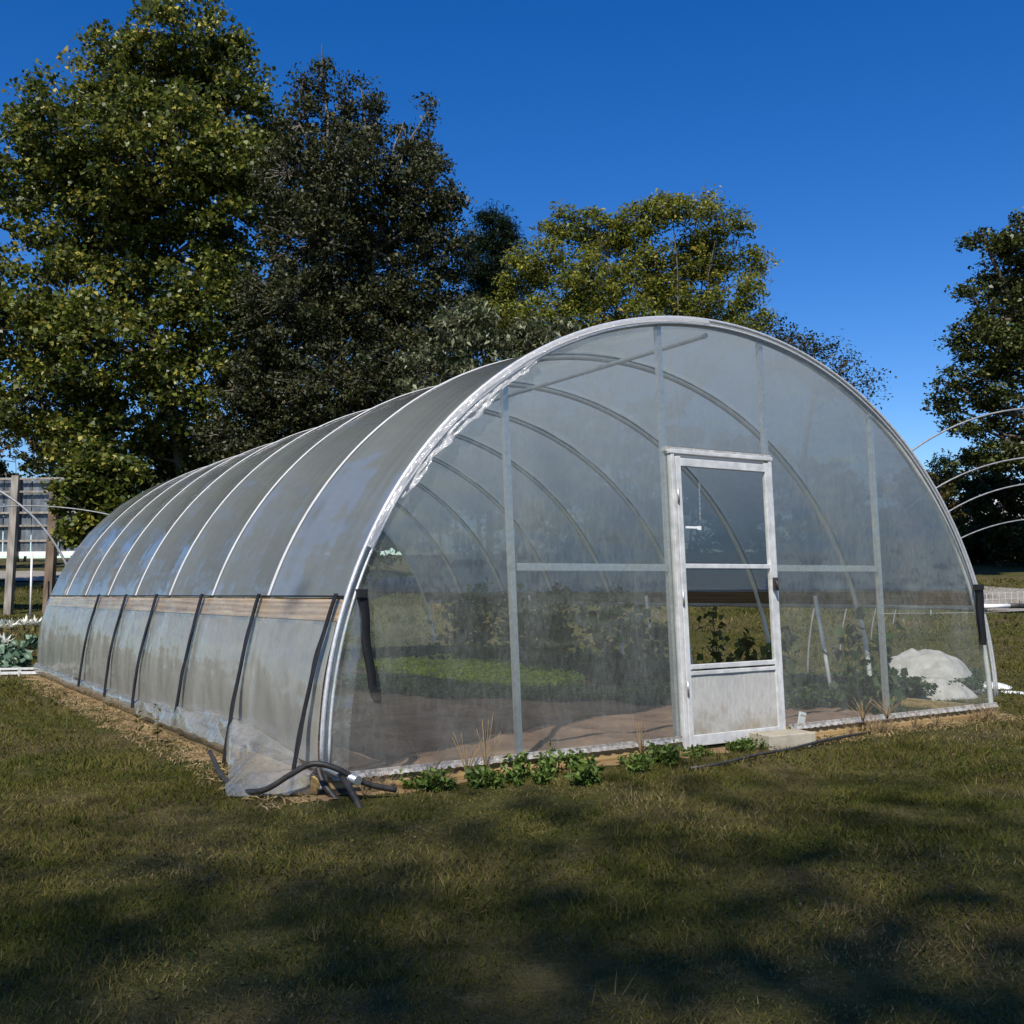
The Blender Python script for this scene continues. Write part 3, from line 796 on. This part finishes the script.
def scatter(d0, d1, dens, h, wd, side=1.08):
    area = (d1**2-d0**2)/2*2*side*512/FOC
    n = int(area*dens)
    d = np.sqrt(rng.uniform(d0**2, d1**2, n)); s = rng.uniform(-side, side, n)*512/FOC
    hx = np.array([math.sin(YAW), math.cos(YAW)]); rx = np.array([math.cos(YAW), -math.sin(YAW)])
    xy = CAMP[:2]+d[:, None]*hx+(d*s)[:, None]*rx
    inside = (np.abs(xy[:, 0]+.5) < 2.8) & (xy[:, 1] > -.06) & (xy[:, 1] < L_+.1)
    # worn earth along the foot of the boards
    q = np.hypot(np.maximum(np.abs(xy[:, 0])-3.3, 0), np.maximum(np.maximum(-xy[:, 1], xy[:, 1]-L_), 0))
    thin = rng.uniform(size=n) > np.where(q > 0, np.clip(q*1.8-.05, .12, 1), 1)
    pt = patch(xy[:, 0], xy[:, 1])
    thin2 = rng.uniform(size=n) > .35+.65*pt
    xy = xy[~inside & ~thin & ~thin2]
    n = len(xy); P = np.column_stack([xy, ground_z(xy[:, 0], xy[:, 1])])
    hh = h*rng.uniform(.4, 1.3, n); ww = wd*rng.uniform(.7, 1.3, n)
    pt = patch(xy[:, 0], xy[:, 1])
    f1 = nz(xy, 1.1, 3); f2 = nz(xy, 4.0, 9)
    tn = np.clip(rng.beta(2, 3, n)*.8+.10*(1-pt)+.55*f1+.35*f2+.05, 0, 1)
    hh = hh*np.clip(1+1.6*nz(xy, 2.2, 20), .35, 1.9)
    return (*blades(P, hh, ww, .7), tn)
parts = [scatter(1.9, 4.2, 9500, .020, .005), scatter(4.2, 7, 5200, .023, .007), scatter(7, 11, 2000, .038, .010), scatter(11, 20, 700, .045, .018), scatter(20, 36, 130, .07, .035)]
V = np.concatenate([p[0] for p in parts]); T_ = np.concatenate([p[2] for p in parts])
F = np.arange(len(V)).reshape(-1, 3)
tag(mesh_np('lawn_grass', V, F, G['grass'], None, False, T_), 'short patchy green and brown lawn grass around the greenhouse', 'grass', kind='stuff')

tg = []
for k in range(420):
    d_ = math.sqrt(rng.uniform(2.4**2, 12**2)); s2_ = rng.uniform(-1.05, 1.05)*512/FOC
    c = CAMP[:2]+d_*np.array([math.sin(YAW), math.cos(YAW)])+d_*s2_*np.array([math.cos(YAW), -math.sin(YAW)])
    if abs(c[0]) < 3.4 and c[1] > -.15: continue
    m = rng.integers(14, 46); rr = rng.uniform(.02, .07); xy = c+rng.normal(size=(m, 2))*rr
    P = np.column_stack([xy, ground_z(xy[:, 0], xy[:, 1])]); hh = rng.uniform(.03, .075)*rng.uniform(.5, 1.1, m)
    tg.append((*blades(P, hh, np.full(m, .006), .55), np.clip(rng.uniform(0, .9)+rng.normal(size=m)*.12, 0, 1)))
V = np.concatenate([q[0] for q in tg]); T2 = np.concatenate([q[2] for q in tg])
tag(mesh_np('grass_tufts', V, np.arange(len(V)).reshape(-1, 3), G['grass'], None, False, T2), 'taller loose grass tufts scattered over the lawn', 'grass', kind='stuff')
# low broad-leaved weeds and dead bits in the sward
for (nm, lab, mt, sc_, thr, N_, lf, zz, cat_) in (('clover', 'dark green low clover patches in the lawn', 'shrub', 1.6, .16, 60000, .012, .03, 'clover'),
                            ('lawn_litter', 'dead grass bits and small brown leaves lying in the lawn', 'autumn', 2.3, .12, 26000, .03, .015, 'litter')):
    d_ = np.sqrt(rng.uniform(2.2**2, 13**2, N_)); s2_ = rng.uniform(-1.08, 1.08, N_)*512/FOC
    xy = CAMP[:2]+d_[:, None]*np.array([math.sin(YAW), math.cos(YAW)])+(d_*s2_)[:, None]*np.array([math.cos(YAW), -math.sin(YAW)])
    ok = (nz(xy, sc_, len(nm))+.3*nz(xy, sc_*4, 5) > thr) & ~((np.abs(xy[:, 0]) < 3.35) & (xy[:, 1] > -.1))
    xy = xy[ok]; P = np.column_stack([xy, ground_z(xy[:, 0], xy[:, 1])+rng.uniform(.3, 1, len(xy))*zz])
    V, F = leaves(P, lf, 1.2, .75 if nm == 'clover' else .16, 0, .5)
    tag(mesh_np(nm, V, F, G[mt], None, False, np.clip(rng.beta(2, 2, len(P)), 0, 1)), lab, cat_, kind='stuff')

def tuft_patch(name, label, mat, poly_px, n, leaf, h, cat='plants', upb=.6, aspect=.6, z0=-.06, kind='stuff', gauss=None):
    poly = np.array(poly_px, float); lo = poly.min(0); hi = poly.max(0); P = []
    W = np.array([on_plane(u, v, -.05)[:2] for u, v in poly])
    lo = W.min(0); hi = W.max(0)
    def inside(p):
        c = False; j = len(W)-1
        for i in range(len(W)):
            if (W[i][1] > p[1]) != (W[j][1] > p[1]) and p[0] < (W[j][0]-W[i][0])*(p[1]-W[i][1])/(W[j][1]-W[i][1])+W[i][0]: c = not c
            j = i
        return c
    cl = []
    while len(cl) < n:
        p = rng.uniform(lo, hi)
        if inside(p): cl.append(p)
    k = 16
    cl = np.repeat(np.array(cl), k, axis=0); m = len(cl)
    off = rng.normal(size=(m, 2))*h*.45
    P = np.column_stack([cl+off, z0+rng.uniform(0, 1, m)*h])
    V, F = leaves(P, leaf, upb, aspect)
    return tag(mesh_np(name, V, F, mat, None, False, np.clip(rng.beta(2, 2, m), 0, 1)), label, cat, kind=kind)
tuft_patch('lettuce_bed', 'bright yellow-green lettuce bed inside the greenhouse', G['lettuce'], [(362, 666), (450, 659), (560, 672), (585, 684), (540, 690), (480, 686), (400, 676)], 1050, .055, .10)
tuft_patch('seedling_bed', 'grey-green low seedlings along the edge of the bare soil in the greenhouse', G['herb'], [(345, 678), (400, 678), (480, 688), (545, 692), (600, 690), (600, 699), (450, 697), (345, 689)], 900, .05, .07)
tuft_patch('herb_bed', 'darker green beds beyond the lettuce inside the greenhouse', G['vine'], [(372, 655), (450, 652), (560, 660), (680, 668), (680, 690), (600, 682), (560, 670), (450, 657)], 1500, .07, .14)
tuft_patch('bean_row', 'small green bean seedlings left of the door inside the greenhouse', G['herb'], [(598, 697), (640, 688), (672, 688), (672, 702), (640, 704)], 200, .05, .10)
tuft_patch('ground_cover', 'low dark green plants along the soil right of the door, inside', G['vine'], [(780, 684), (880, 678), (975, 676), (980, 690), (880, 698), (785, 708)], 900, .06, .12)

# ------------------------------------------------------------------ trellised plants inside, right side
def vine_plant(x, y, h, nl, label, spread=.16, mat='vine', leaf=.11):
    r = empty('trellised_vine', (x, y, -.08), label, 'plant', 'vines trained up strings along the right side')
    pts = [(.05*math.sin(k*1.3+x), .05*math.cos(k*1.1+y), h*k/8) for k in range(9)]
    mb = MB(); mb.tube(pts, [.009*(1-.07*k) for k in range(9)], 5)
    P = []
    for k in range(nl):
        q = rng.uniform(.08, 1)
        c = np.array([np.interp(q*8, range(9), [p[i] for p in pts]) for i in range(3)])
        o = rng.normal(size=3)*spread*(1.1-.5*q); o[2] *= .5
        P.append(c+o)
        if k % 3 == 0: mb.tube([c, c+o*.6+np.array([0, 0, .02]), c+o], [.004, .003, .002], 3)
    mb.build('stem', G['stem'], r)
    V, F = leaves(np.array(P), leaf, .2, .9, .8)
    mesh_np('foliage', V, F, G[mat], r, False, rng.beta(2, 2, nl))
    return r
G['stem'] = solid('stem', (.06, .08, .03), (.12, .13, .06), 20, .7, 0, .2)
ys = [.55, 1.0, 1.7, 2.3, 2.9, 3.5, 4.2, 4.9, 5.6, 6.3, 7.0, 7.7, 8.4]
for k, y in enumerate(ys):
    dense = y > 4
    vine_plant(2.45+.12*math.sin(k*2.1), y, (1.05 if dense else .75)+.15*math.sin(k*1.9), 240 if dense else 60,
               ('dense leafy vine in the right-hand row, %s' % ['nearest of the dense ones', 'second of the dense ones', 'third of the dense ones', 'in the middle of the dense ones', 'third from the far end', 'second from the far end', 'last at the far end'][k-6]) if dense else
               ['sparse vine nearest the front right corner', 'sparse leafy vine right of the second right-hand post', 'sparse vine between door and right-hand post', 'vine just right of the door', 'vine behind the right half of the door glass', 'vine behind the left half of the door glass'][k],
               .24 if dense else .11)
# ------------------------------------------------------------------ smaller things
mb = MB(); mb.box((0, 0, .05), (.215, .12, .055))
o = mb.build('step_block', conc, None, .008); o.location = (.30, -.22, -.112); o.rotation_euler.z = R(-8)
tag(o, 'pale concrete block laid as a step in front of the door', 'concrete block')

mb = MB()
pa = [(790, 752, .03), (760, 757, .03), (720, 766, .025), (690, 770, .02), (820, 744, .03), (850, 738, .03), (870, 734, .02)]
pa = sorted(pa, key=lambda q: q[0])
pw = [on_plane(u, v, -.10) for u, v, z in pa]
mb.tube([(p[0], p[1]+.0, gz(p[0], p[1])+z_[2]) for p, z_ in zip(pw, pa)], .011, 8)
tag(mb.build('irrigation_pipe', blk_pipe), 'black irrigation pipe lying on the grass below the door step', 'pipe')

def hose(name, label, pts, r, mat=blk_pipe, sub=8):
    # Catmull-Rom through world points
    P = [np.array(p, float) for p in pts]; P = [2*P[0]-P[1]]+P+[2*P[-1]-P[-2]]; out = []
    for i in range(1, len(P)-2):
        for k in range(sub):
            t = k/sub
            out.append(.5*((2*P[i])+(-P[i-1]+P[i+1])*t+(2*P[i-1]-5*P[i]+4*P[i+1]-P[i+2])*t*t+(-P[i-1]+3*P[i]-3*P[i+1]+P[i+2])*t**3))
    out.append(P[-2]); mb = MB(); mb.tube(out, r, 8)
    return tag(mb.build(name, mat), label, 'hose')
dc = 6.15
hose('hose', 'dark hose looping over the front left corner down to the lawn', [at(210, 752, 7.4), at(222, 776, 6.55), at(240, 790, 6.15), at(264, 790, 5.98), at(290, 775, 5.93), at(312, 764, 5.92), at(335, 768, 5.92), at(365, 783, 5.95), at(396, 790, 6.02)], .017)
hose('drain_hose', 'thick black hose bent from the metal pipe end into the grass', [at(339, 772, 6.02), at(346, 782, 5.9), at(356, 800, 5.8), at(364, 817, 5.72)], .02)
hose('short_hose', 'short crumpled black hose standing at the corner behind the pipe end', [at(318, 768, 6.1), at(323, 782, 6.05), at(334, 797, 6.0), at(343, 805, 5.98)], .02)
mb = MB(); a0 = at(318, 792, 6.1); a1 = at(395, 787, 6.3); mb.beam(a0, a1, .05, .03); o = mb.build('loose_batten', blk_pipe)
tag(o, 'dark flat batten lying on the ground at the front left corner', 'batten')

# crumpled white row cover outside on the right
def cloth_heap(name, label, c, rx, ry, h, seed, mat, cat='cover'):
    mb = MB(); rows = []
    for i in range(41):
        row = []
        for j in range(97):
            r = i/40; a = 2*PI*j/96
            n1 = noise.noise(Vector((math.cos(a)*1.3+seed, math.sin(a)*1.3, r*1.2)))
            n2 = noise.noise(Vector((math.cos(a)*4*r+seed, math.sin(a)*4*r, r*3+5)))
            x = c[0]+rx*r*math.cos(a)*(1+.25*n1); y = c[1]+ry*r*math.sin(a)*(1+.25*n1)
            z = c[2]+h*(max(0, 1-r**2.4))*(1+.2*n1*r)+h*.16*n2*min(1, r*2)*(1-r*.8)
            z += h*.04*(1-abs(noise.noise(Vector((x*5+seed, y*5, 2))))*4)*(1-r)
            row.append((x, y, max(z, c[2]-.01)))
        rows.append(row)
    mb.grid(rows); return tag(mb.build(name, mat), label, cat)
cloth = solid('row_cover', (.26, .255, .23), (.42, .41, .38), 6, .8, 0, .2, .6, .01)
c = gat(925, 12.2)[:2]; cloth_heap('row_cover', 'large crumpled heap of off-white cover seen through the right of the end wall', (c[0], c[1], gz(*c)), .66, .62, .44, 3, cloth)
c = gat(935, 11.3)[:2]; cloth_heap('row_cover', 'low folded end of off-white cover in front of the big heap', (c[0], c[1], gz(*c)), .42, .35, .2, 9, cloth)
c = gat(982, 12.6); cloth_heap('plastic_scrap', 'white plastic scrap lying on the lawn right of the greenhouse', (c[0], c[1], c[2]), .22, .35, .06, 5, white_pl, 'plastic')
c = gat(988, 12.0); cloth_heap('plastic_scrap', 'smaller flat white plastic scrap on the lawn nearer the right corner', (c[0]+.1, c[1]-.2, c[2]), .10, .2, .02, 8, white_pl, 'plastic')
# white tag inside
r_ = on_plane(803, 724, -.02); mb = MB(); mb.box((0, 0, .06), (.035, .006, .06), Matrix.Rotation(R(14), 3, 'Y'))
mb.box((.014, 0, .115), (.03, .012, .012), Matrix.Rotation(R(14), 3, 'Y'))
o = mb.build('plant_tag', white_pl); o.location = (r_[0]+.03, .13, -.06); tag(o, 'white plastic plant tag leaning inside the film right of the door', 'plant tag')

# weeds along the foot of the front wall
def weed(name, label, x, y, h, nl, mat, spread=.12, leaf=.045, group=None, stalks=6, upb=.3, cat='weed'):
    r = empty(name, (x, y, gz(x, y)), label, cat, group); mb = MB(); P = []
    for s in range(stalks):
        a = rng.uniform(0, 2*PI); rr = rng.uniform(.2, 1)*spread; hh = h*rng.uniform(.6, 1.1)
        tip = np.array([rr*math.cos(a), rr*math.sin(a), hh])
        pts = [np.array([tip[0]*q**1.5, tip[1]*q**1.5, hh*q-.01]) for q in np.linspace(0, 1, 6)]
        mb.tube(pts, [.004*(1-.12*k) for k in range(6)], 3)
        for k in range(nl//stalks):
            q = rng.uniform(.25, 1); P.append(np.array([tip[0]*q**1.5, tip[1]*q**1.5, hh*q])+rng.normal(size=3)*leaf*.5)
    mb.build('stem', G['stem'] if mat != 'straw' else G['straw_stem'], r)
    if P:
        P = np.array(P); V, F = leaves(P, leaf, upb, .45); mesh_np('foliage', V, F, G[mat], r, False, rng.beta(2, 2, len(P)))
    return r
G['straw_stem'] = solid('straw_stem', (.16, .11, .06), (.3, .22, .12), 20, .8, 0, .2)
wg = 'green weeds along the foot of the front wall'
protos = [weed('green_weed', 'green weed in the clump along the foot of the front wall', -2.2, -.22, .14, 150, 'weed', .14, .045, wg) for _ in range(3)]
for k, o in enumerate(protos): o.location.x = -2.0+.2*k; o.location.y = -.2
for k in range(34):
    o = copy_tree(protos[k % 3]); f = rng.uniform()
    x = -2.75+f*2.2+rng.normal()*.05
    y = -.16-rng.uniform(0, .5)*math.sin(PI*min(1, max(0, (x+2.75)/2.0)))**.6
    o.location = (x, y, gz(x, y)-.01); o.rotation_euler.z = rng.uniform(0, 6.28); s = rng.uniform(.35, 1.15)*(1-.35*abs(f-.4)); o.scale = (s, s, s*rng.uniform(.7, 1.2))
for k in range(12):
    o = copy_tree(protos[k % 3]); x = rng.uniform(-.75, .25); y = -.14-rng.uniform(0, .14); o['label'] = 'small green weed at the foot of the door'; o['group'] = 'weeds at the foot of the door'
    o.location = (x, y, gz(x, y)-.01); o.rotation_euler.z = rng.uniform(0, 6.28); s = rng.uniform(.35, .7); o.scale = (s, s, s)
dry = [weed('dry_grass', 'tuft of dry straw grass below the right half of the front wall', 1.4, -.15, .18, 0, 'straw', .16, .04, 'dry grass tufts along the front wall', 16, cat='dry grass') for _ in range(2)]
for k, o in enumerate(dry): o.location = (1.3+.3*k, -.14, 0)
for k in range(26):
    o = copy_tree(dry[k % 2]); x = rng.uniform(1.0, 3.2) if k < 20 else rng.uniform(-3.2, -2.5); y = -.12-rng.uniform(0, .12)
    if k >= 20: o['label'] = 'tuft of dry straw grass by the front left corner'; o['group'] = 'dry tufts by the corner'
    o.location = (x, y, gz(x, y)); o.rotation_euler.z = rng.uniform(0, 6.28); s = rng.uniform(.4, .9); o.scale = (s, s, s)
for (u, v, h, lab) in [(455, 768, .42, 'tall dry branching weed before the left of the front wall'), (430, 768, .3, 'shorter dry weed left of the tall one by the front wall'), (393, 772, .22, 'small dry forked weed near the front left corner'), (610, 752, .3, 'thin dry weed between post and door')]:
    p = on_plane(u, v, -.1); weed('dry_weed', lab, p[0], min(p[1], -.1), h, 0, 'straw', .16, .03, None, 9, cat='weed')
# strip of straw along the left side
ps = np.column_stack([-3.36-rng.uniform(0, .35, 2600)**1.0, rng.uniform(-.3, 9.5, 2600)]); ps = np.column_stack([ps, ground_z(ps[:, 0], ps[:, 1])+.008])
V, F = leaves(ps, .09, 2.5, .09, 0, .6)
tag(mesh_np('straw_litter', V, F, G['straw'], None, False, rng.beta(2, 2, len(ps))), 'straw and dead grass along the foot of the left side', 'straw', kind='stuff')
ps = np.column_stack([rng.uniform(.2, 3.3, 1500), -.08-rng.uniform(0, .3, 1500)]); ps = np.column_stack([ps, ground_z(ps[:, 0], ps[:, 1])+.008])
V, F = leaves(ps, .07, 2.5, .1, 0, .6)
tag(mesh_np('dead_grass_litter', V, F, G['straw'], None, False, rng.beta(2, 2, len(ps))), 'dead grass along the foot of the front wall right of the door', 'straw', kind='stuff')
# wilted stalks on the left lawn
for (u, d, h, lab) in [(160, 8.3, .30, 'brown wilted flower stalk before the left side wall'), (142, 8.5, .2, 'shorter wilted brown stalk beside the tall one'), (70, 9.0, .28, 'thin dry stalk standing alone on the left lawn')]:
    p = gat(u, d); weed('wilted_stalk', lab, p[0], p[1], h, 18 if u > 100 else 0, 'autumn', .03, .05, None, 2, cat='weed')

# ------------------------------------------------------------------ left background: kale bed, sign, hoops
g_kale = 'kale plants in the bed past the far left corner'
def kale(loc, label):
    r = empty('kale_plant', loc, label, 'plant', g_kale); n = 60
    a = rng.uniform(0, 2*PI, n); q = rng.uniform(0, 1, n)
    P = np.column_stack([np.cos(a)*q*.22, np.sin(a)*q*.22, .08+.25*(1-q**2)*rng.uniform(.6, 1, n)])
    V, F = leaves(P, .13, .5, .8); mesh_np('foliage', V, F, G['kale'], r, False, rng.beta(2, 2, n))
    mb = MB(); mb.tube([(0, 0, -.02), (.01, 0, .1), (0, .01, .2)], [.015, .012, .01], 5); mb.build('stem', G['stem'], r); return r
k0 = kale(gat(20, 16.0), 'blue-green kale plant in the bed past the far left corner')
for i in range(34):
    o = copy_tree(k0); p = gat(rng.uniform(-60, 36), rng.uniform(15.6, 18.6)); o.location = p; o.rotation_euler.z = rng.uniform(0, 6); s = rng.uniform(.8, 1.2); o.scale = (s, s, s)
petal = solid('white_petal', (.72, .72, .62), (.85, .85, .78), 10, .6, 0, .2)
for i, (u, d, lab) in enumerate([(25, 18.9, 'tallest spiky white flower head beyond the kale'), (12, 18.6, 'round white flower head beyond the kale'), (2, 18.4, 'white flower head at the left picture edge'), (36, 18.9, 'small white flower head next to the greenhouse corner'), (5, 17.2, 'low white flower head among the kale')]):
    p = gat(u, d); r = empty('white_flower', p, lab, 'flower', None); n = 60
    dd = rng.normal(size=(n, 3)); dd /= np.linalg.norm(dd, axis=1)[:, None]; dd[:, 2] = np.abs(dd[:, 2])
    h = .42 if i != 4 else .3
    PV = []; 
    for k in range(n):
        t = Vector(dd[k]); s = t.cross(Vector((0, 0, 1))).normalized()*.022; c0 = Vector((0, 0, h)); L = .10+.06*(k % 3)
        PV += [tuple(c0), tuple(c0+t*L*.55+s), tuple(c0+t*L), tuple(c0+t*L*.55-s)]
    mesh_np('petals', np.array(PV), np.arange(4*n).reshape(n, 4), petal, r)
    mb = MB(); mb.tube([(0, 0, -.02), (.02, .01, h*.5), (0, 0, h)], [.01, .009, .008], 5); mb.build('stem', G['stem'], r)
mb = MB(); a0 = gat(-60, 15.2); a1 = gat(42, 15.2); mb.beam(a0+[0, 0, .05], a1+[0, 0, .05], .03, .04); mb.beam(a0+[0, 0, .11], a1+[0, 0, .11], .03, .03)
for k in range(6):
    q = a0+(a1-a0)*k/5; mb.box((q[0], q[1], q[2]+.05), (.02, .02, .08))
tag(mb.build('bed_edging', alu), 'white plastic rail edging in front of the kale bed', 'edging')

# back of the big signboard
d = 26.0; m_ = d/FOC
sg = empty('signboard', gat(20, d), 'back of a large roadside signboard on timber posts beyond the far left corner', 'signboard')
sx = _r; loc0 = np.array(sg.location)
def sp(u, v, off=0.): return at(u, v, d)+np.array([fw[0], fw[1], 0])*off-loc0
sheet = solid('sign_sheet', (.04, .05, .065), (.24, .26, .28), 1.6, .4, .3, .5, .2, .01, (3, 3, 1))
for (ua, ub) in ((-90, -60), (-59, -29), (-28, 3), (4, 31), (32, 58), (59, 86)):
    mb = MB(); p, q = sp(ua, 515), sp(ub, 515)
    z0, z1 = sp(20, 553)[2], sp(20, 478)[2]
    rows = [[(p[0]+(q[0]-p[0])*i/12+fw[0]*.012*(i % 2), p[1]+(q[1]-p[1])*i/12+fw[1]*.012*(i % 2), z0+(z1-z0)*j) for j in (0, 1)] for i in range(13)]
    mb.grid(rows, False); mb.build('panel', sheet, sg)
for v in (479, 492, 513, 526, 541):
    mb = MB(); a = sp(-90, v, -.06); b = sp(86, v, -.06); b[2] = a[2] = sp(20, v)[2]; mb.beam(a, b, .05, .05); mb.build('batten', wood_grey, sg)
mb = MB(); a = sp(-90, 553, -.07); b = sp(86, 553, -.07); a[2] = b[2] = sp(20, 554)[2]; mb.beam(a, b, .06, .11); mb.build('bottom_rail', white_pl, sg)
for (u, wd, mt, vt) in ((-65, .25, wood_grey, 476), (13, .17, wood_grey, 476), (52, .2, wood_brown, 490)):
    mb = MB(); a = sp(u, 515, -.12); a[2] = -.2; b = a.copy(); b[2] = sp(20, vt)[2]; b[:2] += rt[:2]*.12; mb.beam(a, b, wd, wd, (fw[0], fw[1], 0)); mb.build('post', mt, sg)
    if u == 15: 
        a2 = a+rt*.2; b2 = b+rt*.2; mb = MB(); a2[2] = a[2]+1.1; mb.beam(a2, b2, .13, .1, (fw[0], fw[1], 0)); mb.build('post', mt, sg)
for u in (31, -20):
    mb = MB(); p = gat(u, 25); q = p.copy(); q[2] = at(u, 552, 25)[2]; mb.tube([p, q], .025, 6)
    tag(mb.build('thin_post', white_pl), 'thin pale post below the signboard' if u > 0 else 'thin pale post left of the frame', 'post')

def bare_hoop(u, d, r, zap, label, rad=.024, group=None, name='bare_hoop'):
    c = at(u, 590, d); mb = MB(); pts = []
    for k in range(61):
        t = PI/2*(-1+2*k/60); x = c[0]+_r[0]*r*math.sin(t); y = c[1]+_r[1]*r*math.sin(t)
        g = gz(x, y); pts.append((x, y, -.1+g*.5+(zap+.1-g*.5)*math.cos(t)))
    mb.tube(pts, rad, 8); return tag(mb.build(name, hoop_grey), label, 'hoop', group)
for (u, d, z, lab) in [(1049, 14.2, 3.5, 'highest bare metal hoop right of the greenhouse, crossing the oak'), (1054, 16.0, 3.05, 'second bare metal hoop from the top at the right'), (1058, 18.3, 2.88, 'third bare metal hoop from the top, before the hedge'), (1052, 21.5, 2.45, 'lowest bare metal hoop at the right')]:
    bare_hoop(u, d, 3.3, z, lab, .013, 'bare hoops of the next tunnel')
bare_hoop(20, 21.5, 4.9, 2.88, 'flat-topped bare hoop crossing in front of the signboard', .014)
bare_hoop(-75, 19.5, 3.0, 3.35, 'steep bare hoop leg slanting across the signboard', .022)

# wire fence before the road at the right
wf = empty('wire_fence', gat(1000, 23.5), 'low wire fence along the road at the right', 'fence'); l0 = np.array(wf.location)
prev = None
for k, u in enumerate((880, 930, 980, 1030, 1090, 1150)):
    p = gat(u, 23.5)-l0; mb = MB(); mb.tube([p-[0, 0, .1], p+[0, 0, .5]], .015, 5); mb.build('post', pipe_m, wf)
    if prev is not None:
        mb = MB()
        for z in (.06, .2, .34, .48): mb.tube([prev+[0, 0, z], p+[0, 0, z]], .004, 3)
        for q in np.linspace(0, 1, 9): c = prev+(p-prev)*q; mb.tube([c+[0, 0, .02], c+[0, 0, .49]], .003, 3)
        mb.build('wire_mesh', pipe_m, wf)
    prev = p
# distant pale building roof across the road
bb = gat(998, 95); rf = empty('farm_building', bb, 'distant pale-roofed building glimpsed between the hedge and the oak', 'building')
hz = at(998, 500, 95)[2]-bb[2]
mb = MB(); mb.box((0, 0, hz/2-.3), (3, 2.5, hz/2-.3)); mb.build('wall', solid('pale_wall', (.5, .48, .44), (.6, .58, .54), 2, .8), rf)
mb = MB(); n0 = 0
mb.v = [(-3.3, -2.8, hz-.62), (3.3, -2.8, hz-.62), (3.3, 0, hz+.5), (-3.3, 0, hz+.5), (-3.3, 2.8, hz-.62), (3.3, 2.8, hz-.62)]
mb.f = [(0, 1, 2, 3), (3, 2, 5, 4), (0, 3, 4), (1, 5, 2)]; mb.s = [False]*4
mb.build('roof', white_pl, rf)
